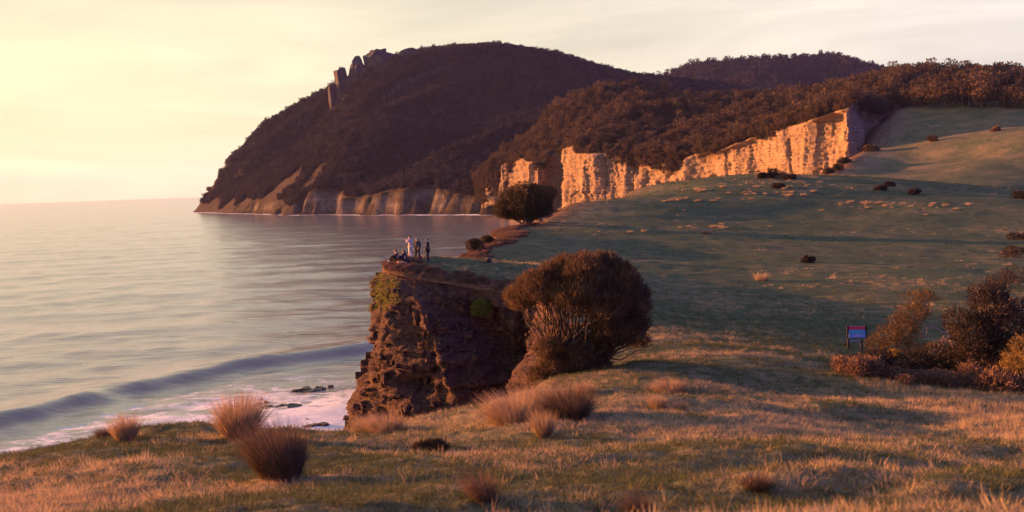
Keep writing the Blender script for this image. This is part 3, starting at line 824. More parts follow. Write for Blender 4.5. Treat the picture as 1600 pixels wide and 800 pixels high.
# ------------------------------------------------------------------ forests
def gn_scatter(o, protos):
    ng = bpy.data.node_groups.new(o.name + '_scatter', 'GeometryNodeTree')
    ng.interface.new_socket('Geometry', in_out='INPUT', socket_type='NodeSocketGeometry')
    ng.interface.new_socket('Geometry', in_out='OUTPUT', socket_type='NodeSocketGeometry')
    N = ng.nodes
    gi, go = N.new('NodeGroupInput'), N.new('NodeGroupOutput')
    g2i = N.new('GeometryNodeGeometryToInstance')
    for p in reversed(protos):
        oi = N.new('GeometryNodeObjectInfo'); oi.inputs['Object'].default_value = p; oi.inputs['As Instance'].default_value = True
        ng.links.new(oi.outputs['Geometry'], g2i.inputs[0])
    join = N.new('GeometryNodeJoinGeometry')
    for p in reversed(protos):
        oi = N.new('GeometryNodeObjectInfo'); oi.inputs['Object'].default_value = p; oi.inputs['As Instance'].default_value = True
        ng.links.new(oi.outputs['Geometry'], join.inputs[0])
    iop = N.new('GeometryNodeInstanceOnPoints')
    iop.inputs['Pick Instance'].default_value = True
    ng.links.new(gi.outputs[0], iop.inputs['Points']); ng.links.new(join.outputs[0], iop.inputs['Instance'])
    for nm, ty, so in (('pick', 'INT', 'Instance Index'), ('rot', 'FLOAT_VECTOR', 'Rotation'), ('scl', 'FLOAT_VECTOR', 'Scale')):
        a = N.new('GeometryNodeInputNamedAttribute'); a.data_type = ty; a.inputs['Name'].default_value = nm
        ng.links.new(a.outputs['Attribute'], iop.inputs[so])
    ng.links.new(iop.outputs[0], go.inputs[0])
    N.remove(g2i)
    md = o.modifiers.new('scatter', 'NODES'); md.node_group = ng
def scatter(name, P, S, protos, g, label, cat, tilt=0.08, squash=0.15):
    me = bpy.data.meshes.new(name)
    n = len(P)
    me.vertices.add(n); me.vertices.foreach_set('co', np.ascontiguousarray(P, np.float32).ravel())
    a = me.attributes.new('pick', 'INT', 'POINT'); a.data.foreach_set('value', g.integers(0, len(protos), n).astype(np.int32))
    a = me.attributes.new('rot', 'FLOAT_VECTOR', 'POINT')
    rot = np.stack([g.normal(size=n) * tilt, g.normal(size=n) * tilt, g.random(n) * 6.283], 1); a.data.foreach_set('vector', rot.astype(np.float32).ravel())
    a = me.attributes.new('scl', 'FLOAT_VECTOR', 'POINT')
    s3 = np.stack([S, S, S * (1 + squash * g.normal(size=n))], 1); a.data.foreach_set('vector', s3.astype(np.float32).ravel())
    o = bpy.data.objects.new(name, me); COL.objects.link(o)
    gn_scatter(o, protos)
    return tag(o, label, cat, kind='stuff')
def tree_blobs(g, h=1.0, w=0.42, n=7, low=0.35):
    out = []
    for _ in range(n):
        a = g.random() * 6.283; r_ = w * math.sqrt(g.random()) * 0.75; z = h * (low + (0.92 - low) * g.random())
        f = 0.55 + 0.5 * (1 - abs(z / h - 0.65))
        out.append((math.cos(a) * r_, math.sin(a) * r_, z, w * 0.5 * f, w * 0.5 * f, w * 0.42 * f))
    return out
def forest_proto(g, mat, nleaf, L, Wd, low=0.25):
    b = tree_blobs(g, 1.0, 0.46, 6, low)
    V, F = blob_leaves(b, nleaf, L, Wd, g, 0.6, 0.35)
    return mesh_np('forest_tree_proto', V, F, mat, link=False)
g = np.random.default_rng(33)
PROT_FAR = [forest_proto(g, M_FARFOREST, 130, 0.22, 0.075) for _ in range(4)]
PROT_MID = [forest_proto(g, M_FOREST, 260, 0.13, 0.04) for _ in range(4)]

def slope_of(fn, x, y, e=4.0):
    return np.hypot(fn(x + e, y) - fn(x - e, y), fn(x, y + e) - fn(x, y - e)) / (2 * e)
n = 95000
x = -600 + 1000 * g.random(n); y = 850 + 860 * g.random(n)
z = mountain_z(x, y); sl = slope_of(mountain_z, x, y)
bare = fbm(x / 40, y / 40, None, 3, 181)
dsh, _ = seg_dist(x, y, SHORE)
k = (z > np.maximum(3.5, 4 + 13 * (bare + 0.5))) & ((sl < 1.1 + 0.4 * bare) | (dsh > 75 + 30 * bare))
scatter('mountain_forest', np.stack([x, y, z - 0.6], 1)[k], (2.8 + 5.5 * g.random(k.sum()) ** 1.8), PROT_FAR, g, 'dark forest covering the slopes of the big mountain across the bay', 'forest')
n = 9000
x = 150 + 1500 * g.random(n); y = 1700 + 760 * g.random(n)
z = far_z(x, y) - 3; k = (z > 60)
scatter('far_hill_forest', np.stack([x, y, z - 0.8], 1)[k], (9 + 6 * g.random(k.sum())), PROT_FAR, g, 'dark forest on the far rounded hill behind the mountain saddle', 'forest')
n = 17000
x = -105 + 640 * g.random(n); y = 470 + 450 * g.random(n)
d_, _ = seg_dist(x, y, PALE); ins = inside(x, y, WPOLY)
gi_ = inside(x, y, GPOLY) & (y < 640)
k = ins & (d_ > 0.2) & ~(gi_ & (ground_z(x, y) > wood_z(x, y) - 1))
x, y, d_ = x[k], y[k], d_[k]
z = wood_z(x, y)
# scrub spills over the rim and hangs on the upper face in places
S_, ex, ey, enx, eny, ezt = PW
q = g.integers(0, len(S_), 7000)
drape = 3.5 * fbm(S_ / 22.0, S_ * 0, None, 3, 191) + 1.2 + 5.5 * np.exp(-((ex - 106) / 20.0) ** 2) * (0.7 + 0.6 * vnoise(S_ / 9.0, S_ * 0, None, 192)) + 26.0 * sstep(6, -1, ex)
hh = g.random(len(q)) ** 1.3 * 30 - 1.0
q, hh = q[hh < drape[q]], hh[hh < drape[q]]
off = 0.07 * hh + 1.0 + 0.8 * g.random(len(q))
x = np.concatenate([x, ex[q] + enx[q] * off]); y = np.concatenate([y, ey[q] + eny[q] * off]); z = np.concatenate([z, ezt[q] - hh])
sz = np.where(np.arange(len(x)) < len(x) - len(q), 3.6 + 6.0 * g.random(len(x)) ** 1.8, 2.2 + 2.6 * g.random(len(x)))
scatter('hill_forest', np.stack([x, y, z - 0.5], 1), sz, PROT_MID, g, 'reddish brown lit forest on the hill above the pale cliffs', 'forest')

# single trees: the ridge on the right and the rim of the pale cliffs
def tree_thing(g, h, w, nleaf, mat, n=9, L=0.07, Wd=0.026):
    t = empty('eucalypt_tree')
    b = tree_blobs(g, h, w * h, n, 0.16)
    V, F = blob_leaves(b, nleaf, L * h, Wd * h, g, 0.45, 0.2, jit=0.7)
    mesh_np('crown', V, F, mat, t)
    st = [limb((0, 0, -0.4), (g.normal() * 0.03 * h, g.normal() * 0.03 * h, h * 0.62), 0.022 * h, 0.008 * h, g, 6, 0.02)]
    for q in b[:7]:
        st.append(limb((0, 0, h * (0.2 + 0.25 * g.random())), q[:3], 0.010 * h, 0.003 * h, g, 5, 0.05))
    V, F = tubes(st, 5)
    mesh_np('trunk', V, F, M_BARK, t, True)
    return t
TREES = [tree_thing(g, 10.0, 0.34 + 0.1 * g.random(), 700, M_FOREST) for _ in range(5)]
first = [True] * 5
def place_tree(q, loc, s, rz, label, group):
    o = TREES[q] if first[q] else copy_tree(TREES[q])
    first[q] = False
    o.location = loc; o.scale = (s, s, s * (0.9 + 0.25 * random.random())); o.rotation_euler = (0, 0, rz)
    tag(o, label, 'tree', group)
cnt = 0
for row, (yy, nn) in enumerate(((566, 20), (585, 24), (608, 26))):
    for q in range(nn):
        px = 1385 + (1640 - 1385) * (q + 0.8 * random.random()) / nn
        p = hit(px, 169, 380, 640) or at(px, 160, 560)
        p = p + (p - Vector((0, 0, p.z))).normalized() * (yy - 566 + random.uniform(-2, 8))
        zz = max(ground_at(p.x, p.y), float(wood_z(np.array([p.x]), np.array([p.y]))[0]) if inside(np.array([p.x]), np.array([p.y]), WPOLY)[0] else -99)
        place_tree(random.randrange(5), (p.x, p.y, zz - 0.3), random.uniform(1.0, 1.8), random.random() * 6.28, 'tall brown eucalypt in the tree line along the grassy hill top at right', 'trees along the top of the grassy hill')
        cnt += 1
Sx = np.cumsum(np.concatenate([[0], np.sqrt(((PALE[1:] - PALE[:-1]) ** 2).sum(1))]))
for q in range(190):
    s_ = random.uniform(Sx[-1] * 0.28, Sx[-1] * 0.93)
    i = int(np.searchsorted(Sx, s_)) - 1
    px_, py_ = PALE[i]; tx_, ty_ = PALE[i + 1] - PALE[i]; L_ = math.hypot(tx_, ty_)
    dd = random.uniform(0.8, 30.0)
    X_, Y_ = px_ - ty_ / L_ * dd, py_ + tx_ / L_ * dd
    if not inside(np.array([X_]), np.array([Y_]), WPOLY)[0] or dd > 5 and inside(np.array([X_]), np.array([Y_]), GPOLY)[0]: continue
    zz = float(wood_z(np.array([X_]), np.array([Y_]))[0])
    place_tree(random.randrange(5), (X_, Y_, zz - 0.5), random.uniform(0.55, 0.95), random.random() * 6.28, 'small reddish eucalypt in the wood just above the rim of the pale cliffs', 'trees along the rim of the pale cliffs')

# crags on the mountain's left shoulder
g = np.random.default_rng(5)
for nm, px, py, wpx, hpx, lab in [('a', 519, 148, 7, 24, 'thin leftmost rock pillar on the mountain shoulder'), ('b', 536, 134, 13, 32, 'jagged rock pillar, second from the left on the mountain shoulder'),
                             ('c', 557, 118, 19, 34, 'square topped rock crag, third from the left on the mountain shoulder'), ('d', 589, 100, 28, 27, 'widest flat topped rock crag on the mountain shoulder'), ('e', 636, 88, 22, 17, 'low rock crag on the mountain crest, rightmost of the crags')]:
    p = at(px, py, 1545)
    k_ = 1545 / F_PX
    o = empty('rock_crag', (p.x, p.y, p.z))
    for q in range(3):
        me = rock_mesh(g, wpx * k_ * (0.45 + 0.2 * g.random()), wpx * k_ * (0.4 + 0.3 * g.random()), hpx * k_ * (0.55 + 0.45 * g.random() if q else 1.0), 14, 2, 0.12)
        put('rock_column', me, ((q % 3 - 1) * wpx * k_ * 0.55 + g.normal() * 2 if q else 0, g.normal() * 4, -6), (g.normal() * 0.05, g.normal() * 0.05, g.random() * 3), 1.0, o, M_CRAG)
    tag(o, lab, 'rock crag', 'crags on the mountain shoulder')
# ------------------------------------------------------------------ large shrub at the head of the cove
g = np.random.default_rng(77)
bp = hit(890, 596)
BX, BY, BZ = bp.x, max(bp.y, 37.5), bp.z
KS = BY / F_PX                                    # metres per photo pixel at the shrub
shrub = empty('windswept_shrub', (BX, BY, BZ - 0.1))
def sb(px, py, dy, rx, rz, ry=None):
    p = at(px, py, BY + dy)
    return (p.x - BX, p.y - BY, p.z - BZ + 0.1, rx * KS * 0.86, (ry if ry else rx) * KS * 0.9, rz * KS * 0.84)
top = [sb(815, 466, 0, 28, 24), sb(845, 450, -0.6, 36, 28), sb(850, 452, 0.8, 36, 28), sb(880, 436, 0, 42, 30), sb(915, 430, -0.9, 42, 30), sb(920, 428, 0.9, 42, 28), sb(950, 436, 0, 42, 34), sb(968, 455, -0.7, 38, 40),
       sb(975, 480, 0.5, 38, 42), sb(980, 510, -0.2, 32, 38), sb(900, 462, -1.1, 48, 24), sb(940, 475, -1.0, 46, 30), sb(955, 520, -0.5, 34, 30), sb(930, 548, 0.2, 32, 26), sb(905, 455, 1.2, 50, 30)]
for px_, py_ in [(800, 458), (822, 440), (846, 424), (868, 412), (892, 408), (912, 403), (932, 404), (950, 408), (968, 416), (985, 432), (998, 452), (1004, 474), (1006, 500), (996, 528)]:
    top.append(sb(px_ + g.normal() * 4, py_ + 8 + g.normal() * 4, g.normal() * 0.8, 13 + 5 * g.random(), 11 + 5 * g.random()))
V, F = blob_leaves(top, 52000, 0.24, 0.017, g, 0.60, 0.9, 0.5, 0.35)
mesh_np('crown', V, F, M_SHRUB, shrub)
low = [sb(858, 545, -0.8, 24, 20), sb(905, 560, -0.9, 30, 24), sb(870, 575, -0.9, 30, 24), sb(845, 590, -0.9, 22, 18), sb(930, 575, -0.4, 30, 20), sb(900, 590, -0.7, 34, 20)]
V, F = blob_leaves(low, 13000, 0.18, 0.016, g, 0.5, 0.8, 0.5, 0.45)
mesh_np('lower_foliage', V, F, M_SHRUB, shrub)
st = []
for q in range(90):
    b = top[g.integers(0, len(top))]
    e_ = np.array(b[:3]) + g.normal(size=3) * np.array(b[3:6]) * 0.4
    b0 = np.array([-0.35 + 0.9 * g.random(), g.normal() * 0.3, -0.1])
    st.append(limb(b0, e_, 0.035 + 0.03 * g.random(), 0.008, g, 7, 0.035, -0.05))
V, F = tubes(st, 5)
mesh_np('branches', V, F, plain_mat('shrub_bark', (0.065, 0.040, 0.030), 0.9, 0.4, 14.0, 0.4), shrub, True)
tag(shrub, 'large windswept shrub with a broad fanned crown at the head of the cove', 'shrub')

# ------------------------------------------------------------------ other trees and bushes
def pix_blobs(Y, px0, py0, lst, base):
    k = Y / F_PX
    return [((px - px0) * k, dy, (py0 - py) * k, rx * k, (ry or rx) * k, rz * k) for px, py, dy, rx, rz, ry in lst]
p = hit(822, 352, 100, 240)
ctree = pix_blobs(p.y, 822, 352, [(790, 318, 0, 18, 14, None), (800, 303, 1, 22, 16, None), (822, 296, 0, 26, 18, None), (845, 300, -1, 20, 18, None), (850, 312, 0, 12, 14, None), (825, 316, -1.4, 30, 14, 24), (838, 318, 1.4, 20, 14, 20), (806, 322, 0, 22, 12, None), (866, 294, 2, 6, 7, None), (796, 324, 0, 20, 9, None), (825, 328, -0.8, 24, 9, None), (848, 322, 0, 16, 10, None)], 0)
ctree = [(q[0], q[1], q[2] - 0.75, q[3] * 1.05, q[4], q[5] * 0.95) for q in ctree]
bush('cliff_edge_tree', p, ctree, 22000, 0.36, 0.06, M_TREE, fan_stems(ctree, g, 0.16, 2, -0.3), M_BARK, 'dark rounded tree at the cliff edge below the pale cliffs', 'tree', g, shell=0.35)
for px, py, rx, rz, lab, mt in [(741, 381, 12, 10, 'dark bush on the reddish bank, lower of two by the water', M_TREE), (757, 366, 9, 7, 'smaller bush at the top of the reddish bank by the water', M_TREE)]:
    p = hit(px, py + rz, 80, 140) or hit(px + 8, py + rz, 80, 160)
    b = pix_blobs(p.y, px, py + rz, [(px - rx * .4, py, 0, rx * .7, rz * .8, None), (px + rx * .4, py + 1, 0.2, rx * .7, rz * .75, None), (px, py - rz * .3, 0, rx * .6, rz * .6, None)], 0)
    bush('bank_bush', p, b, 1500, 0.25, 0.04, mt, fan_stems(b, g, 0.05, 1), M_BARK, lab, 'bush', g)
# bright green bush on the headland's shoulder: stands on the wall, below the edge
wp = wall_patch(745, 770, 484, 498, 1)
gp = Vector(wp[0]) if len(wp) else at(757, 492, 58)
kk = gp.y / F_PX
gb = [(-.1, -0.65, 8 * kk, 12 * kk, 12 * kk, 10 * kk), (6 * kk, -.7, 10 * kk, 12 * kk, 12 * kk, 11 * kk), (0, -0.7, 15 * kk, 11 * kk, 11 * kk, 8 * kk), (-6 * kk, -0.7, 5 * kk, 9 * kk, 9 * kk, 8 * kk)]
bush('green_bush', gp, gb, 3600, 0.13, 0.028, M_LIME, fan_stems(gb, g, 0.04, 1), M_BARK, 'round bright green bush on the shoulder of the headland cliff', 'bush', g)

# scrub behind the grassy edge on the right
def scrub(px, pyb, blobs, n, L, Wd, mat, label, name='scrub_bush', k=2, part='crown', y0=20, jit=0.5):
    p = hit(px, pyb, y0, 640)
    b = pix_blobs(p.y, px, pyb, blobs, 0)
    return bush(name, p, b, n, L, Wd, mat, fan_stems(b, g, 0.05, k), M_BARK, label, 'bush', g, jit=jit), p
scrub(1545, 588, [(1520, 560, 0, 36, 26, None), (1560, 555, 0, 40, 34, None), (1530, 520, .3, 36, 30, None), (1570, 510, 0, 40, 34, None), (1548, 480, 0, 32, 26, None), (1600, 520, .4, 40, 50, None), (1535, 458, 0, 20, 16, None), (1556, 456, 0.2, 20, 14, None), (1500, 500, .4, 20, 18, None), (1510, 530, -.4, 26, 22, None)],
      13000, 0.20, 0.022, M_DARK, 'tall dark bush with lighter top, rightmost of the thicket', k=3)
scrub(1592, 600, [(1588, 570, -.4, 28, 22, None), (1606, 560, 0, 34, 34, None), (1572, 585, -.3, 20, 14, None), (1600, 588, -.4, 30, 16, None)], 4200, 0.16, 0.024, M_OCHRE, 'ochre leafed bush in front of the tall dark bush at right')
scrub(1440, 585, [(1430, 566, 0, 30, 18, None), (1465, 562, 0.2, 34, 22, None), (1490, 566, 0, 28, 18, None), (1400, 572, 0, 24, 14, None)], 4200, 0.16, 0.02, M_DARK, 'low dark bush under the leaning tree')
scrub(1352, 578, [(1345, 566, 0, 24, 12, None), (1372, 562, 0, 24, 14, None), (1330, 570, 0, 16, 8, None)], 2600, 0.15, 0.02, M_DARK, 'low dark bush just below the sign')
scrub(1398, 572, [(1397, 560, 0, 10, 12, None), (1402, 566, 0, 9, 8, None)], 900, 0.14, 0.024, M_OCHRE, 'small ochre bush between the low dark bushes')
# leaning tree
p = hit(1500, 576, 20); ky = p.y / F_PX
def lp(px, py, dy=0.0): return ((px - 1500) * ky, dy, (576 - py) * ky)
lt = empty('leaning_tree', p)
fol = [(1435, 459, 0, 24, 9, None), (1455, 462, .2, 14, 8, None), (1424, 486, 0, 26, 16, None), (1408, 505, 0, 24, 20, None), (1385, 522, 0, 22, 18, None), (1370, 535, .2, 16, 14, None), (1420, 515, .3, 22, 18, None), (1440, 484, 0.2, 16, 12, None), (1425, 543, -.2, 16, 12, None), (1400, 535, 0.1, 22, 16, None)]
b = pix_blobs(p.y, 1500, 576, fol, 0)
V, F = blob_leaves(b, 5200, 0.16, 0.016, g, 0.3, 0.5, jit=0.6)
mesh_np('crown', V, F, leaf_mat('leaning_tree_leaves', (0.07, 0.048, 0.026), (0.16, 0.10, 0.05), 0.3, 2.0, 0.1), lt)
paths = [limb(lp(1500, 580), lp(1482, 520), 0.07, 0.05, g, 6, 0.03), limb(lp(1482, 520), lp(1436, 500), 0.05, 0.04, g, 6, 0.03, 0.03), limb(lp(1436, 500), lp(1450, 470), 0.035, 0.015, g, 5, 0.05),
         limb(lp(1436, 500), lp(1412, 520), 0.035, 0.02, g, 5, 0.04), limb(lp(1412, 520), lp(1395, 545), 0.025, 0.012, g, 5, 0.05), limb(lp(1482, 520), lp(1468, 480), 0.03, 0.008, g, 5, 0.05),
         limb(lp(1482, 520), lp(1503, 548), 0.03, 0.01, g, 5, 0.1, 0.1), limb(lp(1450, 508), lp(1442, 528), 0.02, 0.008, g, 4, 0.08), limb(lp(1446, 522), lp(1432, 516), 0.014, 0.006, g, 4, 0.1), limb(lp(1475, 522), lp(1455, 548), 0.025, 0.008, g, 5, 0.1),
         limb(lp(1450, 470), lp(1432, 460), 0.018, 0.006, g, 4, 0.1), limb(lp(1436, 500), lp(1420, 488), 0.02, 0.008, g, 4, 0.1), limb(lp(1490, 540), lp(1462, 556), 0.02, 0.008, g, 5, 0.1)]
V, F = tubes(paths, 6)
mesh_np('trunk', V, F, M_BARKPALE, lt, True)
tag(lt, 'leaning tree with bare pinkish branches beside the sign', 'tree')
scrub(1473, 566, [(1460, 550, 0, 16, 14, None), (1480, 545, 0, 16, 16, None), (1490, 556, 0, 14, 12, None)], 900, 0.2, 0.012, M_HEATH, 'thin reddish bush under the bare branches of the leaning tree')
# low heath shrubs along the edge of the dry grass
hproto = None
for q in range(34):
    f_ = (q + 0.7 * random.random()) / 34
    px = 1318 + 300 * f_; py = 578 + 34 * f_ ** 0.9 + random.uniform(-8, 6) * (0.4 + f_)
    p = hit(px, py, 20)
    if hproto is None:
        b = [(g.normal() * 0.28, g.normal() * 0.28, 0.16 + 0.1 * g.random(), 0.24, 0.24, 0.2) for _ in range(7)]
        hproto = bush('heath_shrub', p, b, 1100, 0.11, 0.022, M_HEATH, fan_stems(b, g, 0.018, 1, -0.05), M_BARK, 'low reddish heath shrub in the band between thicket and pale grass', 'shrub', g, 'heath shrubs edging the thicket')
    else:
        o = copy_tree(hproto); o.location = p; o.rotation_euler = (0, 0, random.random() * 6.28); s_ = random.choice((random.uniform(0.45, 0.8), random.uniform(0.8, 1.5))); o.scale = (s_ * random.uniform(0.8, 1.5), s_, s_ * random.uniform(0.7, 1.4))
# dark scrub up the right margin, bushes on the meadow and far hill
for px, py, rx, rz, lab, mt in [
    (1578, 402, 20, 12, 'dark bush at the right edge of the meadow, higher of the pair', M_DARK), (1560, 448, 34, 14, 'wide dark bush at the right margin above the tall bush', M_DARK), (1592, 440, 20, 18, 'dark bush at the very right edge of the meadow', M_DARK),
    (1594, 375, 14, 8, 'small dark bush highest on the right meadow margin', M_DARK),
    (1265, 411, 8, 7, 'lone small dark mound shaped bush in the middle of the meadow', M_DARK), (1376, 297, 7, 4, 'small dark bush on the meadow crest, left of a twin', M_DARK), (1391, 291, 5, 6, 'upright small dark bush on the meadow crest, right of a twin', M_DARK),
    (1430, 304, 7, 5, 'dark bush on the right part of the meadow crest', M_DARK), (1596, 310, 8, 8, 'dark bush on the crest at the right picture edge', M_DARK), (1210, 278, 14, 9, 'dark round bush on the crest against the pale cliff', M_DARK), (1196, 279, 8, 5, 'low bush left of the round bush on the crest', M_DARK), (1232, 280, 9, 4, 'low bush right of the round bush on the crest', M_DARK),
    (1215, 294, 9, 5, 'dark bush just below the crest in the heath patch', M_DARK),
    (1358, 236, 11, 8, 'round bush on the upper cliff edge of the far grassy hill', M_TREE), (1318, 256, 8, 7, 'bush on the cliff edge of the far hill, middle of the row', M_TREE), (1306, 262, 6, 6, 'small bush on the cliff edge of the far hill', M_TREE), (1293, 270, 7, 5, 'lowest bush on the cliff edge of the far hill', M_TREE),
    (1454, 222, 6, 6, 'lone dark bush on the far grassy hillside beside the track', M_TREE), (1553, 206, 5, 5, 'small reddish bush high on the far grassy hillside', M_HEATH), (1105, 366, 5, 2, 'low pale tuft on the shaded meadow below the crest', M_TUSS)]:
    p = hit(px, py, 40)
    if p is None: continue
    b = pix_blobs(p.y, px, py, [(px + rx * g.uniform(-1.0, 1.0), py - rz * g.uniform(0.1, 1.0), g.normal() * rx * .4 * p.y / F_PX, rx * g.uniform(.3, .65), rz * g.uniform(.35, .7), None) for _ in range(7)], 0)
    kk = p.y / F_PX
    bush('meadow_bush' if py > 272 else 'hillside_bush', p, b, 1200, max(0.12, 3.0 * kk), max(0.016, 0.55 * kk), mt, fan_stems(b, g, 0.3 * kk, 1, -0.1), M_BARK, lab, 'bush', g)

# ------------------------------------------------------------------ tussocks
def tussock(px, py, h, n, spread, lean, mat, label, wd=0.006, base=0.16, name='tussock', y0=5.0, group=None, droop=0.5):
    p = hit(px, py, y0)
    V, F = blades(n, h, spread, lean, wd, g, 4, base, droop)
    o = mesh_np(name, V, F, mat)
    o.location = (p.x, p.y, p.z - 0.03); o['label'] = label; o['category'] = 'tussock'
    if group: o['group'] = group
    return o
tussock(440, 748, 0.80, 2600, 0.42, (-0.20, 0, 0), M_TUSS2, 'largest dark tussock in the left foreground, in front of another', 0.006, 0.24)
tussock(374, 684, 1.0, 2400, 0.52, (0.04, 0, 0), M_TUSS, 'tall orange tussock on the cliff edge behind the largest one', 0.007, 0.26)
tussock(197, 690, 0.62, 1100, 0.45, (-0.02, 0, 0), M_TUSS, 'slim tussock on the far left cliff edge, right of a smaller one', 0.007, 0.14)
tussock(163, 685, 0.34, 700, 0.7, (0, 0, 0), M_TUSS2, 'smallest round tussock on the far left cliff edge', 0.007, 0.13)
tussock(602, 674, 0.55, 1500, 0.75, (-0.25, 0, 0), M_TUSS, 'pale feathery tussock at the foot of the headland cliff', 0.006, 0.35)
tussock(572, 672, 0.42, 900, 0.7, (-0.2, 0, 0), M_DRY, 'low bright tussock left of the feathery one below the headland', 0.006, 0.25)
tussock(800, 664, 0.86, 1900, 0.75, (-0.22, 0, 0), M_TUSS, 'bright wide tussock at the left of the knoll clump', 0.007, 0.35)
tussock(850, 650, 0.85, 1900, 0.7, (-0.15, 0, 0), M_TUSS, 'feathery tussock in the middle of the knoll clump', 0.007, 0.35)
tussock(893, 655, 0.88, 2000, 0.7, (-0.12, 0, 0), M_TUSS2, 'dark based tussock at the right of the knoll clump', 0.007, 0.32)
tussock(850, 683, 0.62, 900, 0.42, (-0.08, 0, 0), M_TUSS, 'narrow upright tussock in front of the knoll clump', 0.006, 0.12)
tussock(915, 614, 0.42, 700, 0.6, (-0.1, 0, 0), M_TUSS, 'small tussock on the knoll above the clump', 0.007, 0.2)
tussock(1045, 614, 0.50, 1300, 0.75, (-0.1, 0, 0), M_TUSS, 'wide tussock on the sunlit knoll in front of the shrub', 0.008, 0.38)
tussock(1027, 638, 0.40, 700, 0.6, (-0.05, 0, 0), M_TUSS, 'left of two small tussocks below the wide one on the knoll', 0.006, 0.14)
tussock(1062, 640, 0.26, 500, 0.7, (0, 0, 0), M_TUSS, 'right of two small tussocks below the wide one on the knoll', 0.006, 0.12)
tussock(1183, 764, 0.20, 900, 0.9, (0, 0, 0), M_TUSS2, 'small round reddish tussock alone in the lower right foreground', 0.004, 0.09)
tussock(755, 782, 0.36, 700, 0.6, (-0.25, 0, 0), M_TUSS2, 'shaded dark tussock in the bottom centre foreground', 0.004, 0.08)
tussock(1000, 812, 0.30, 700, 0.55, (-0.2, 0, 0), M_TUSS2, 'dark tussock cut by the bottom edge of the picture', 0.004, 0.08)
# dark cushion bush in the foreground
p = hit(672, 708, 5); kk = p.y / F_PX
b = [(-12 * kk, 0, 6 * kk, 14 * kk, 12 * kk, 9 * kk), (6 * kk, 0, 8 * kk, 16 * kk, 14 * kk, 11 * kk), (18 * kk, 0.1, 5 * kk, 9 * kk, 9 * kk, 8 * kk)]
bush('cushion_bush', p, b, 2600, 0.09, 0.008, M_TREE, fan_stems(b, g, 0.015, 1, -0.05), M_BARK, 'low dark cushion bush on the foreground grass below the headland', 'bush', g)
tussock(1190, 438, 0.85, 260, 0.8, (0, 0, 0), M_DRY, 'pale grey tussock pair standing in the open meadow', 0.02, 0.4, y0=50)
tussock(722, 428, 0.50, 260, 0.8, (-0.1, 0, 0), M_DRY, 'pale tussock on the headland turf right of the people', 0.014, 0.22, y0=50)
# pale tussocks dotted over the meadow and its crest
V, F = blades(150, 1.0, 0.9, (0, 0, 0), 0.05, g, 2, 0.45)
tp = mesh_np('meadow_tussock', V, F, M_DRY, link=False)
cl = [(1085, 296, 22, 6), (1235, 300, 38, 10), (1160, 300, 40, 12), (905, 308, 45, 7), (1340, 315, 60, 16), (1060, 310, 50, 10), (1450, 318, 70, 12), (850, 346, 20, 4), (1200, 292, 40, 4), (1090, 350, 90, 22)]
for q in range(110):
    c = cl[q % len(cl)]
    px, py = c[0] + random.gauss(0, c[2] * 0.6), c[1] + abs(random.gauss(0, c[3] * 0.5)) 
    p = hit(px, py, 90, 330)
    if p is None or p.y > 325: continue
    o = tp.copy(); COL.objects.link(o); o.location = (p.x, p.y, p.z - 0.05); o.rotation_euler = (0, 0, random.random() * 6.28)
    s_ = random.uniform(0.35, 0.85) * (p.y / 200) ** 0.5; o.scale = (s_, s_, s_ * random.uniform(0.7, 1.1))
    tag(o, 'small pale tussock dotted on the upper meadow near its crest', 'tussock', 'pale tussocks on the upper meadow')

# ------------------------------------------------------------------ loose rocks, rocks in the surf
rk = [rock_mesh(g, 1, 1, 0.7, 7, 1) for _ in range(4)]
for px, py, r_, lab in [(762, 410, 0.22, 'small dark boulder alone on the green meadow right of the people'), (842, 346, 0.45, 'pale round boulder at the foot of the cliff edge tree')]:
    p = hit(px, py, 50)
    put('boulder', rock_mesh(g, 1, 0.9, 1.1, 6, 1), (p.x, p.y, p.z + r_ * 0.5), (0, 0, 1), r_, None, M_WETROCK if py > 400 else M_ROCK).update_tag()
    o = COL.objects[-1]; tag(o, lab, 'boulder')
for px, py, w_, lab in [(480, 609, 26, 'dark rock in the surf nearest the headland corner'), (437, 635, 34, 'long flat dark rock awash in the surf behind the tall tussock'), (490, 662, 22, 'dark rock in the foam at the cliff foot'), (412, 626, 9, 'tiny dark rock in the surf left of the flat one'), (505, 604, 12, 'small dark rock beside the surf rock near the headland')]:
    p = at_z(px, py, 0.2); kk = p.y / F_PX
    o = empty('surf_rock', (p.x, p.y, 0))
    for q in range(4):
        put('rock_slab', rk[q], ((q - 1.5) * w_ * kk * 0.5, g.normal() * 1.0, 0.0), (g.normal() * .1, g.normal() * .1, g.random() * 6), (w_ * kk * 0.34, w_ * kk * 0.3, 0.18 + 0.35 * g.random()), o, M_WETROCK)
    tag(o, lab, 'rock', 'rocks in the surf')

# ------------------------------------------------------------------ people
def skin_mesh(name, V, E, Rd, mat, parent, sub=1):
    me = bpy.data.meshes.new(name); me.from_pydata([tuple(v) for v in V], E, [])
    o = bpy.data.objects.new(name, me); COL.objects.link(o)
    md = o.modifiers.new('skin', 'SKIN')
    if not me.skin_vertices:
        bpy.context.view_layer.objects.active = o
    for i, r_ in enumerate(Rd):
        sv = me.skin_vertices[0].data[i]; sv.radius = (r_, r_) if np.isscalar(r_) else r_
    me.skin_vertices[0].data[0].use_root = True
    md2 = o.modifiers.new('sub', 'SUBSURF'); md2.levels = sub; md2.render_levels = sub
    dg = bpy.context.evaluated_depsgraph_get()
    nm = bpy.data.meshes.new_from_object(o.evaluated_get(dg))
    o.modifiers.clear(); o.data = nm; bpy.data.meshes.remove(me)
    nm.materials.clear(); nm.materials.append(mat)
    for p_ in nm.polygons: p_.use_smooth = True
    o.parent = parent
    return o
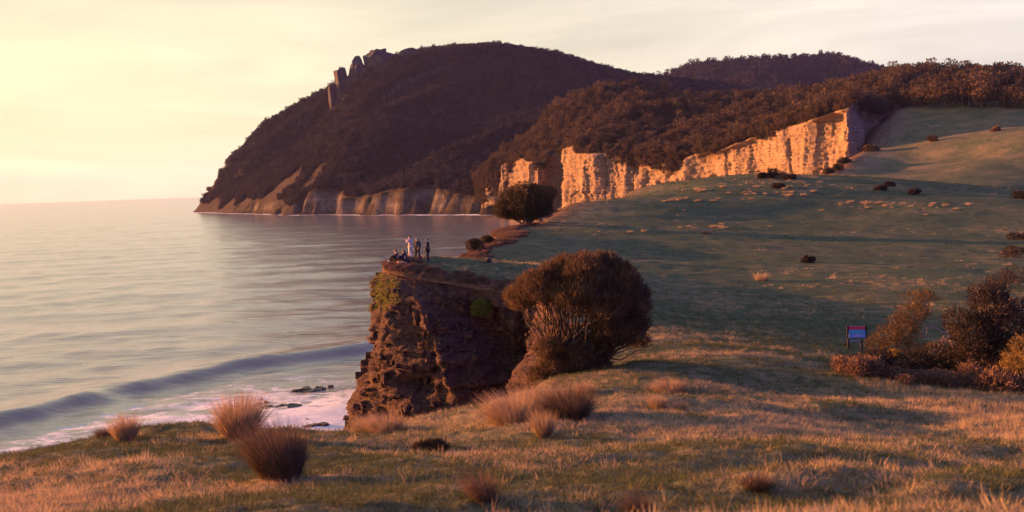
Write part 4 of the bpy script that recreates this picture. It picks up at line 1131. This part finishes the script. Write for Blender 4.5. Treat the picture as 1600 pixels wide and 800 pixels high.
def chain(J, names):
    V, Rd, E, ix = [], [], [], {}
    for a, b in names:
        for q in (a, b):
            if q not in ix:
                ix[q] = len(V); V.append(J[q][0]); Rd.append(J[q][1])
        E.append((ix[a], ix[b]))
    return V, E, Rd
def person(loc, rz, J, mats, label, hair_long=False, extra=None):
    t = empty('person', loc, rz)
    J = {k: (Vector(v[0]), v[1]) for k, v in J.items()}
    for s in 'lr':                                   # palm, fingers and thumb at the end of each forearm
        w, e_ = J['wrist_' + s][0], J['elbow_' + s][0]
        d = (w - e_).normalized(); sd_ = d.cross(Vector((0, 0, 1)) if abs(d.z) < 0.9 else Vector((0, 1, 0))).normalized(); dn = d.cross(sd_)
        J['palm_' + s] = (w + d * 0.07, 0.026)
        for f_ in range(4):
            k = (f_ - 1.5) * 0.02; L_ = (0.06, 0.075, 0.07, 0.055)[f_]
            J[f'f{f_}a_' + s] = (w + d * 0.10 + sd_ * k, 0.009); J[f'f{f_}b_' + s] = (w + d * (0.10 + L_ * .6) + sd_ * k + dn * 0.012, 0.008); J[f'f{f_}c_' + s] = (w + d * (0.10 + L_ * .9) + sd_ * k + dn * 0.035, 0.007)
        J['ta_' + s] = (w + d * 0.05 + sd_ * 0.04, 0.010); J['tb_' + s] = (w + d * 0.085 + sd_ * 0.055 + dn * 0.01, 0.009)
    ed = [('pelvis', 'spine'), ('spine', 'chest'), ('chest', 'neck'), ('neck', 'jaw'), ('jaw', 'head'), ('head', 'crown')]
    for s in 'lr':
        ed += [('chest', 'shoulder_' + s), ('shoulder_' + s, 'elbow_' + s), ('elbow_' + s, 'wrist_' + s), ('wrist_' + s, 'palm_' + s), ('wrist_' + s, 'ta_' + s), ('ta_' + s, 'tb_' + s),
               ('pelvis', 'hip_' + s), ('hip_' + s, 'knee_' + s), ('knee_' + s, 'ankle_' + s), ('ankle_' + s, 'toe_' + s)]
        for f_ in range(4): ed += [('palm_' + s, f'f{f_}a_' + s), (f'f{f_}a_' + s, f'f{f_}b_' + s), (f'f{f_}b_' + s, f'f{f_}c_' + s)]
    fw = J['toe_l'][0] - J['ankle_l'][0]; fw = J.get('face', (Vector((0, 1, 0)), 0))[0]
    J['nose'] = (J['jaw'][0] + (J['head'][0] - J['jaw'][0]) * 0.45 + fw * 0.105, 0.013)
    ed.append(('head', 'nose'))
    V, E, Rd = chain(J, ed)
    skin_mesh('body', V, E, Rd, mats['skin'], t)
    big = lambda f, add: {k: (v[0], v[1] * f + add) for k, v in J.items()}
    K = big(1.12, 0.014)
    V, E, Rd = chain(K, [('spine', 'chest'), ('pelvis', 'spine')] + [(a + s, b + s) for s in 'lr' for a, b in (('shoulder_', 'elbow_'), ('elbow_', 'wrist_'))] + [('chest', 'shoulder_l'), ('chest', 'shoulder_r')])
    jk = skin_mesh('jacket', V, E, Rd, mats['top'], t)
    K = big(1.06, 0.010)
    V, E, Rd = chain(K, [('pelvis', 'hip_l'), ('pelvis', 'hip_r')] + [(a + s, b + s) for s in 'lr' for a, b in (('hip_', 'knee_'), ('knee_', 'ankle_'))])
    skin_mesh('trousers', V, E, Rd, mats['legs'], t)
    for s in 'lr':
        K = big(1.15, 0.012)
        V, E, Rd = chain(K, [('ankle_' + s, 'toe_' + s)])
        skin_mesh('shoe', V, E, Rd, mats['shoe'], t)
    h, c = J['head'][0], J['crown'][0]
    V = [h - fw * 0.035 + (h - c) * 0.3, h - fw * 0.03 + (c - h) * 0.4, c - fw * 0.01]
    Rd = [0.075, 0.092, 0.07]
    if hair_long: V.append(V[0] + (h - c) * 1.6 - fw * 0.05); Rd.append(0.05); E = [(0, 1), (1, 2), (0, 3)]
    else: E = [(0, 1), (1, 2)]
    skin_mesh('hair', V, E, Rd, mats['hair'], t)
    if extra: extra(t, J, fw)
    return tag(t, label, 'person', 'people on the headland')
def stand(w=0.10, lean=0.0, fwd_=0.02, arms='down', turn=(0, 1, 0)):
    J = {'pelvis': ((0, 0, .95), .125), 'spine': ((0, .01 + lean, 1.14), .115), 'chest': ((0, lean, 1.34), .135), 'neck': ((0, .01 + lean, 1.49), .055), 'jaw': ((0, .03 + lean, 1.55), .07), 'head': ((0, .03 + lean, 1.62), .085), 'crown': ((0, .02 + lean, 1.69), .06)}
    for s, sg in (('l', -1), ('r', 1)):
        J['shoulder_' + s] = ((sg * .17, lean, 1.42), .06)
        if arms == 'down': J['elbow_' + s] = ((sg * .25, -.03, 1.15), .045); J['wrist_' + s] = ((sg * .20, .12, .98), .032)
        else: J['elbow_' + s] = ((sg * .24, .12, 1.22), .045); J['wrist_' + s] = ((sg * .10, .27, 1.42), .032)
        J['hip_' + s] = ((sg * .085, 0, .90), .095); J['knee_' + s] = ((sg * (.085 + w * .5), fwd_, .49), .062); J['ankle_' + s] = ((sg * (.085 + w), -.01, .09), .042); J['toe_' + s] = ((sg * (.10 + w), .14, .04), .036)
    J['face'] = (turn, 0)
    return J
def sit():
    J = {'pelvis': ((0, 0, .14), .125), 'spine': ((0, .05, .33), .115), 'chest': ((0, .10, .52), .135), 'neck': ((0, .15, .66), .055), 'jaw': ((0, .18, .72), .07), 'head': ((0, .18, .79), .085), 'crown': ((0, .17, .86), .06), 'face': ((0, 1, 0), 0)}
    for s, sg in (('l', -1), ('r', 1)):
        J['shoulder_' + s] = ((sg * .17, .10, .60), .06); J['elbow_' + s] = ((sg * .24, .24, .40), .045); J['wrist_' + s] = ((sg * .13, .42, .46), .032)
        J['hip_' + s] = ((sg * .09, .04, .13), .095); J['knee_' + s] = ((sg * .13, .42, .42), .062); J['ankle_' + s] = ((sg * .11, .60, .08), .042); J['toe_' + s] = ((sg * .12, .75, .05), .036)
    return J
M_SKIN = plain_mat('skin', (0.42, 0.25, 0.18), 0.6, 0.1)
M_HAIR = plain_mat('dark_hair', (0.025, 0.018, 0.014), 0.7, 0.3)
M_NAVY = plain_mat('dark_cloth', (0.022, 0.022, 0.034), 0.9, 0.2)
M_BLK = plain_mat('black_cloth', (0.018, 0.016, 0.02), 0.9, 0.2)
M_PINK = plain_mat('pale_pink_cloth', (0.52, 0.36, 0.36), 0.9, 0.15)
M_CREAM = plain_mat('cream_cloth', (0.66, 0.56, 0.46), 0.9, 0.12)
M_SHOE = plain_mat('shoe', (0.05, 0.045, 0.045), 0.8, 0.2)
M_WHITE = plain_mat('white_cloth', (0.7, 0.68, 0.66), 0.8, 0.1)
def spot(px, py):
    p = hit(px, py, 60, 90)
    return p if p else hit(px, py + 4, 55, 95)
mt = lambda top, legs, shoe=M_SHOE: {'skin': M_SKIN, 'top': top, 'legs': legs, 'shoe': shoe, 'hair': M_HAIR}
pa = spot(642, 405); person(pa, R(60), stand(0.03, 0.01, arms='up'), mt(M_PINK, M_CREAM), 'standing person in pale top and cream trousers, raising both hands')
pb = spot(653, 408); person(pb, R(150), stand(0.13), mt(M_NAVY, M_BLK), 'standing person in dark jacket with legs apart, between the other two')
def cap(t, J, fw):
    h = J['head'][0]
    me = rock_mesh(g, .05, .04, .05, 4, 0); put('white_cloth_cap', me, h + fw * 0.09 + Vector((0, 0, 0.01)), (0, 0, 0), 1.0, t, M_WHITE)
pc = spot(669, 410); person(pc, R(80), stand(0.02, -0.01), mt(M_BLK, M_NAVY), 'standing person all in dark clothes, rightmost on the headland', extra=cap)
pd_ = spot(622, 409); person(pd_, R(110), sit(), mt(M_NAVY, M_BLK, M_WHITE), 'seated person in dark jacket with white shoes, leftmost on the headland')
pe_ = spot(635, 410); person(pe_, R(75), sit(), mt(M_BLK, M_NAVY), 'seated person in black beside the standing ones on the headland', hair_long=True)
p = spot(628, 414)
o = put('stone', rock_mesh(g, .30, .2, .2, 6, 1), (p.x, p.y, p.z + 0.04), (0, 0, .4), 1.0, None, plain_mat('stone_sunlit_tint', (0.5, 0.22, 0.10), 0.9, 0.2)); tag(o, 'small stone tinted orange as if sunlit, at the feet of the seated people', 'stone')  # small lit rock: the orange of the low sun is painted into its colour

# ------------------------------------------------------------------ sign and low rail
def box_mesh(sx, sy, sz, bev=0.008):
    bm = bmesh.new(); bmesh.ops.create_cube(bm, size=1.0)
    for v in bm.verts: v.co = Vector((v.co.x * sx, v.co.y * sy, v.co.z * sz))
    bmesh.ops.bevel(bm, geom=bm.edges[:], offset=bev, segments=1, affect='EDGES')
    me = bpy.data.meshes.new('box'); bm.to_mesh(me); bm.free(); return me
M_POST = plain_mat('dark_timber', (0.028, 0.022, 0.03), 0.8, 0.3)
M_RED = plain_mat('sign_red', (0.50, 0.035, 0.055), 0.5, 0.1)
M_BLUE = plain_mat('sign_blue', (0.10, 0.20, 0.48), 0.5, 0.1)
M_TEAL = plain_mat('sign_teal', (0.07, 0.27, 0.42), 0.5, 0.1)
M_LAV = plain_mat('sign_lavender', (0.26, 0.24, 0.52), 0.5, 0.1)
M_RAIL = plain_mat('grey_timber', (0.16, 0.17, 0.24), 0.8, 0.25)
p1 = hit(1328, 540, 30); kk = p1.y / F_PX
sg = empty('information_sign', (p1.x + 10 * kk, p1.y - 0.1, p1.z), R(-10))
wd_ = 26 * kk
for s in (-1, 1): put('post', box_mesh(0.09, 0.09, 1.15), (s * (wd_ / 2 + .03), 0, 0.50), parent=sg, mat=M_POST)
pn = put('panel', box_mesh(wd_ - .04, 0.04, 0.62), (0, -0.03, 0.72), (R(-12), 0, 0), parent=sg, mat=M_BLUE)
put('header_band', box_mesh(wd_ - .045, 0.012, 0.17, 0.003), (0, -0.026, 0.215), parent=pn, mat=M_RED)
put('picture_field', box_mesh((wd_ - .1) * 0.8, 0.010, 0.17, 0.003), (-0.03, -0.0225, 0.0), parent=pn, mat=M_TEAL)
put('text_field', box_mesh((wd_ - .1) * 0.6, 0.010, 0.12, 0.003), (0.0, -0.0225, -0.19), parent=pn, mat=M_LAV)
tag(sg, 'dark framed information board with red header and blue panel beside the leaning tree', 'sign')
p2 = hit(1332, 545, 30)
rl = empty('low_rail', (p2.x, p2.y - 0.35, p2.z), R(-8))
for s in (-1, 1): put('post', box_mesh(0.09, 0.09, 0.62), (s * 9.5 * kk, 0, 0.22), parent=rl, mat=M_POST)
put('rail', box_mesh(19 * kk - 0.1, 0.05, 0.09), (0, 0, 0.45), parent=rl, mat=M_RAIL)
tag(rl, 'low dark timber rail on two short posts in front of the information board', 'rail')

# ------------------------------------------------------------------ grass
g = np.random.default_rng(99)
def grass_proto(n, h, sp, wd, mat, base, segs=2):
    V, F = blades(n, h, sp, (0, 0, 0), wd, g, segs, base, 0.6, 0.6)
    return mesh_np('grass_proto', V, F, mat, link=False)
PG = [grass_proto(28, 0.060, 1.0, 0.0035, M_GRN, 0.11) for _ in range(3)]
PD = [grass_proto(26, 0.068, 0.95, 0.003, M_DRY, 0.10) for _ in range(3)]
PT = [grass_proto(6, 0.25, 0.5, 0.0028, M_DRY, 0.05, 3) for _ in range(3)]
def fan(n, ya, yb, pw=1.0):
    u = g.random(n)
    y = (ya ** pw + (yb ** pw - ya ** pw) * u) ** (1 / pw)
    x = (g.random(n) * 2 - 1) * (y * 0.58 + 1.5)
    s, _ = coast_sd(x, y); k = s > 0.05
    return x[k], y[k]
def dryness(x, y):
    return 0.55 * vnoise(x / 3.5, y / 1.8, None, 201) + 0.5 * vnoise(x / 9.0, y / 6.0, None, 203) + 0.25 * vnoise(x / 0.9, y / 0.7, None, 205)
x, y = fan(76000, 4.5, 85, 0.8)
k = g.random(len(x)) < sstep(85, 38, y); x, y = x[k], y[k]
dn = dryness(x, y)
k = dn + 0.25 * g.normal(size=len(x)) < 0.20
scatter('green_grass', np.stack([x, y, ground_z(x, y) - 0.01], 1)[k], ((0.7 + 0.7 * g.random(k.sum())) * (1 + y[k] / 60)), PG, g, 'short green grass over the foreground slope', 'grass', 0.15)
k = ~k
scatter('dry_grass', np.stack([x, y, ground_z(x, y) - 0.01], 1)[k], ((0.7 + 0.8 * g.random(k.sum())) * (1 + y[k] / 60)), PD, g, 'short dry tan grass over the foreground slope', 'grass', 0.15)
x, y = fan(3200, 8.0, 42, 0.9)
k = dryness(x, y) + 0.4 * g.normal(size=len(x)) > 0.35
scatter('seed_stalks', np.stack([x, y, ground_z(x, y) - 0.02], 1)[k], 0.6 + 0.7 * g.random(k.sum()), PT, g, 'thin dry seed stalks standing in the foreground grass', 'grass', 0.2)
# pale tall grass below the thicket
e0 = [hit(px, py, 12) for px, py in [(1330, 590), (1420, 606), (1500, 614), (1620, 622), (1640, 740), (1560, 690), (1480, 650), (1400, 622), (1340, 600)]]
poly = [(q.x, q.y) for q in e0]
x = g.random(40000) * 28 + 6; y = g.random(40000) * 34 + 12
k = inside(x, y, poly); x, y = x[k], y[k]
scatter('pale_tall_grass', np.stack([x, y, ground_z(x, y) - 0.02], 1), 0.7 + 0.7 * g.random(len(x)), PT, g, 'tall pale dry grass below the thicket at right', 'grass', 0.15)

# turf of the meadow
M_TURF = leaf_mat('meadow_turf_blades', (0.042, 0.060, 0.028), (0.085, 0.104, 0.048), 0.2, 0.1, 0.5)
PM = [grass_proto(26, 0.11, 1.3, 0.022, M_TURF, 0.35) for _ in range(3)]
PMD = [grass_proto(22, 0.22, 1.0, 0.020, M_DRY, 0.32) for _ in range(2)]
x, y = fan(26000, 42, 290, 1.2)
dn = vnoise(x / 14.0, y / 20.0, None, 221) + 0.6 * vnoise(x / 4.0, y / 6.0, None, 223) + 0.4 * g.normal(size=len(x))
k = dn < 1.0
scatter('meadow_turf', np.stack([x, y, ground_z(x, y) - 0.05], 1)[k], (0.5 + 0.7 * g.random(k.sum())) * (0.6 + y[k] / 130), PM, g, 'grazed green turf of the shaded meadow', 'grass', 0.1)
k = ~k
scatter('meadow_dry_tufts', np.stack([x, y, ground_z(x, y) - 0.05], 1)[k], (0.4 + 0.6 * g.random(k.sum())) * (0.6 + y[k] / 130), PMD, g, 'dry tufts mixed into the turf of the shaded meadow', 'grass', 0.1)
# heath on the brown edge of the headland and of the meadow banks
PH = []
for _ in range(3):
    V, F = blob_leaves([(0, 0, 0.10, 0.2, 0.2, 0.14), (0.12, 0.08, 0.08, 0.14, 0.14, 0.12), (-0.1, 0.1, 0.08, 0.14, 0.12, 0.10)], 130, 0.10, 0.018, g, 0.3, 0.6)
    PH.append(mesh_np('heath_proto', V, F, M_HEATH, link=False))
x = g.random(60000) * 40 - 14; y = g.random(60000) * 100 + 46
s, _ = coast_sd(x, y)
ec_ = np.clip(y / 60.0, 0.5, 4)
k = (s > 0.15) & ((y < 71) | (y > 92)) & (s < 1.7 * ec_ + 1.0 * vnoise(x / 1.5, y / 1.5, None, 211))
x, y, s, ec_ = x[k], y[k], s[k], ec_[k]
z = ground_z(x, y)
scatter('edge_heath', np.stack([x, y, z - 0.03], 1), 0.4 + 0.75 * g.random(len(x)), PH, g, 'low reddish heath along the edge of the headland and the banks behind it', 'heath', 0.2)

# ------------------------------------------------------------------ air
hz_me = bpy.data.meshes.new('haze')
x0, x1, y0, y1, z0, z1 = -16000, 16000, -200, 16000, -8, 420
hz_me.from_pydata([(x0, y0, z0), (x1, y0, z0), (x1, y1, z0), (x0, y1, z0), (x0, y0, z1), (x1, y0, z1), (x1, y1, z1), (x0, y1, z1)], [],
                  [(0, 3, 2, 1), (4, 5, 6, 7), (0, 1, 5, 4), (1, 2, 6, 5), (2, 3, 7, 6), (3, 0, 4, 7)])
q = NT('haze_air')
pv = q.n('ShaderNodeVolumePrincipled', {'Color': (0.50, 0.52, 0.96, 1), 'Density': 0.000025, 'Anisotropy': 0.2})
q.t.links.new(pv.outputs[0], q.out.inputs['Volume'])
hz_me.materials.append(q.m)
hz = bpy.data.objects.new('haze', hz_me); COL.objects.link(hz)
tag(hz, 'thin evening haze over the bay', 'haze', kind='stuff')
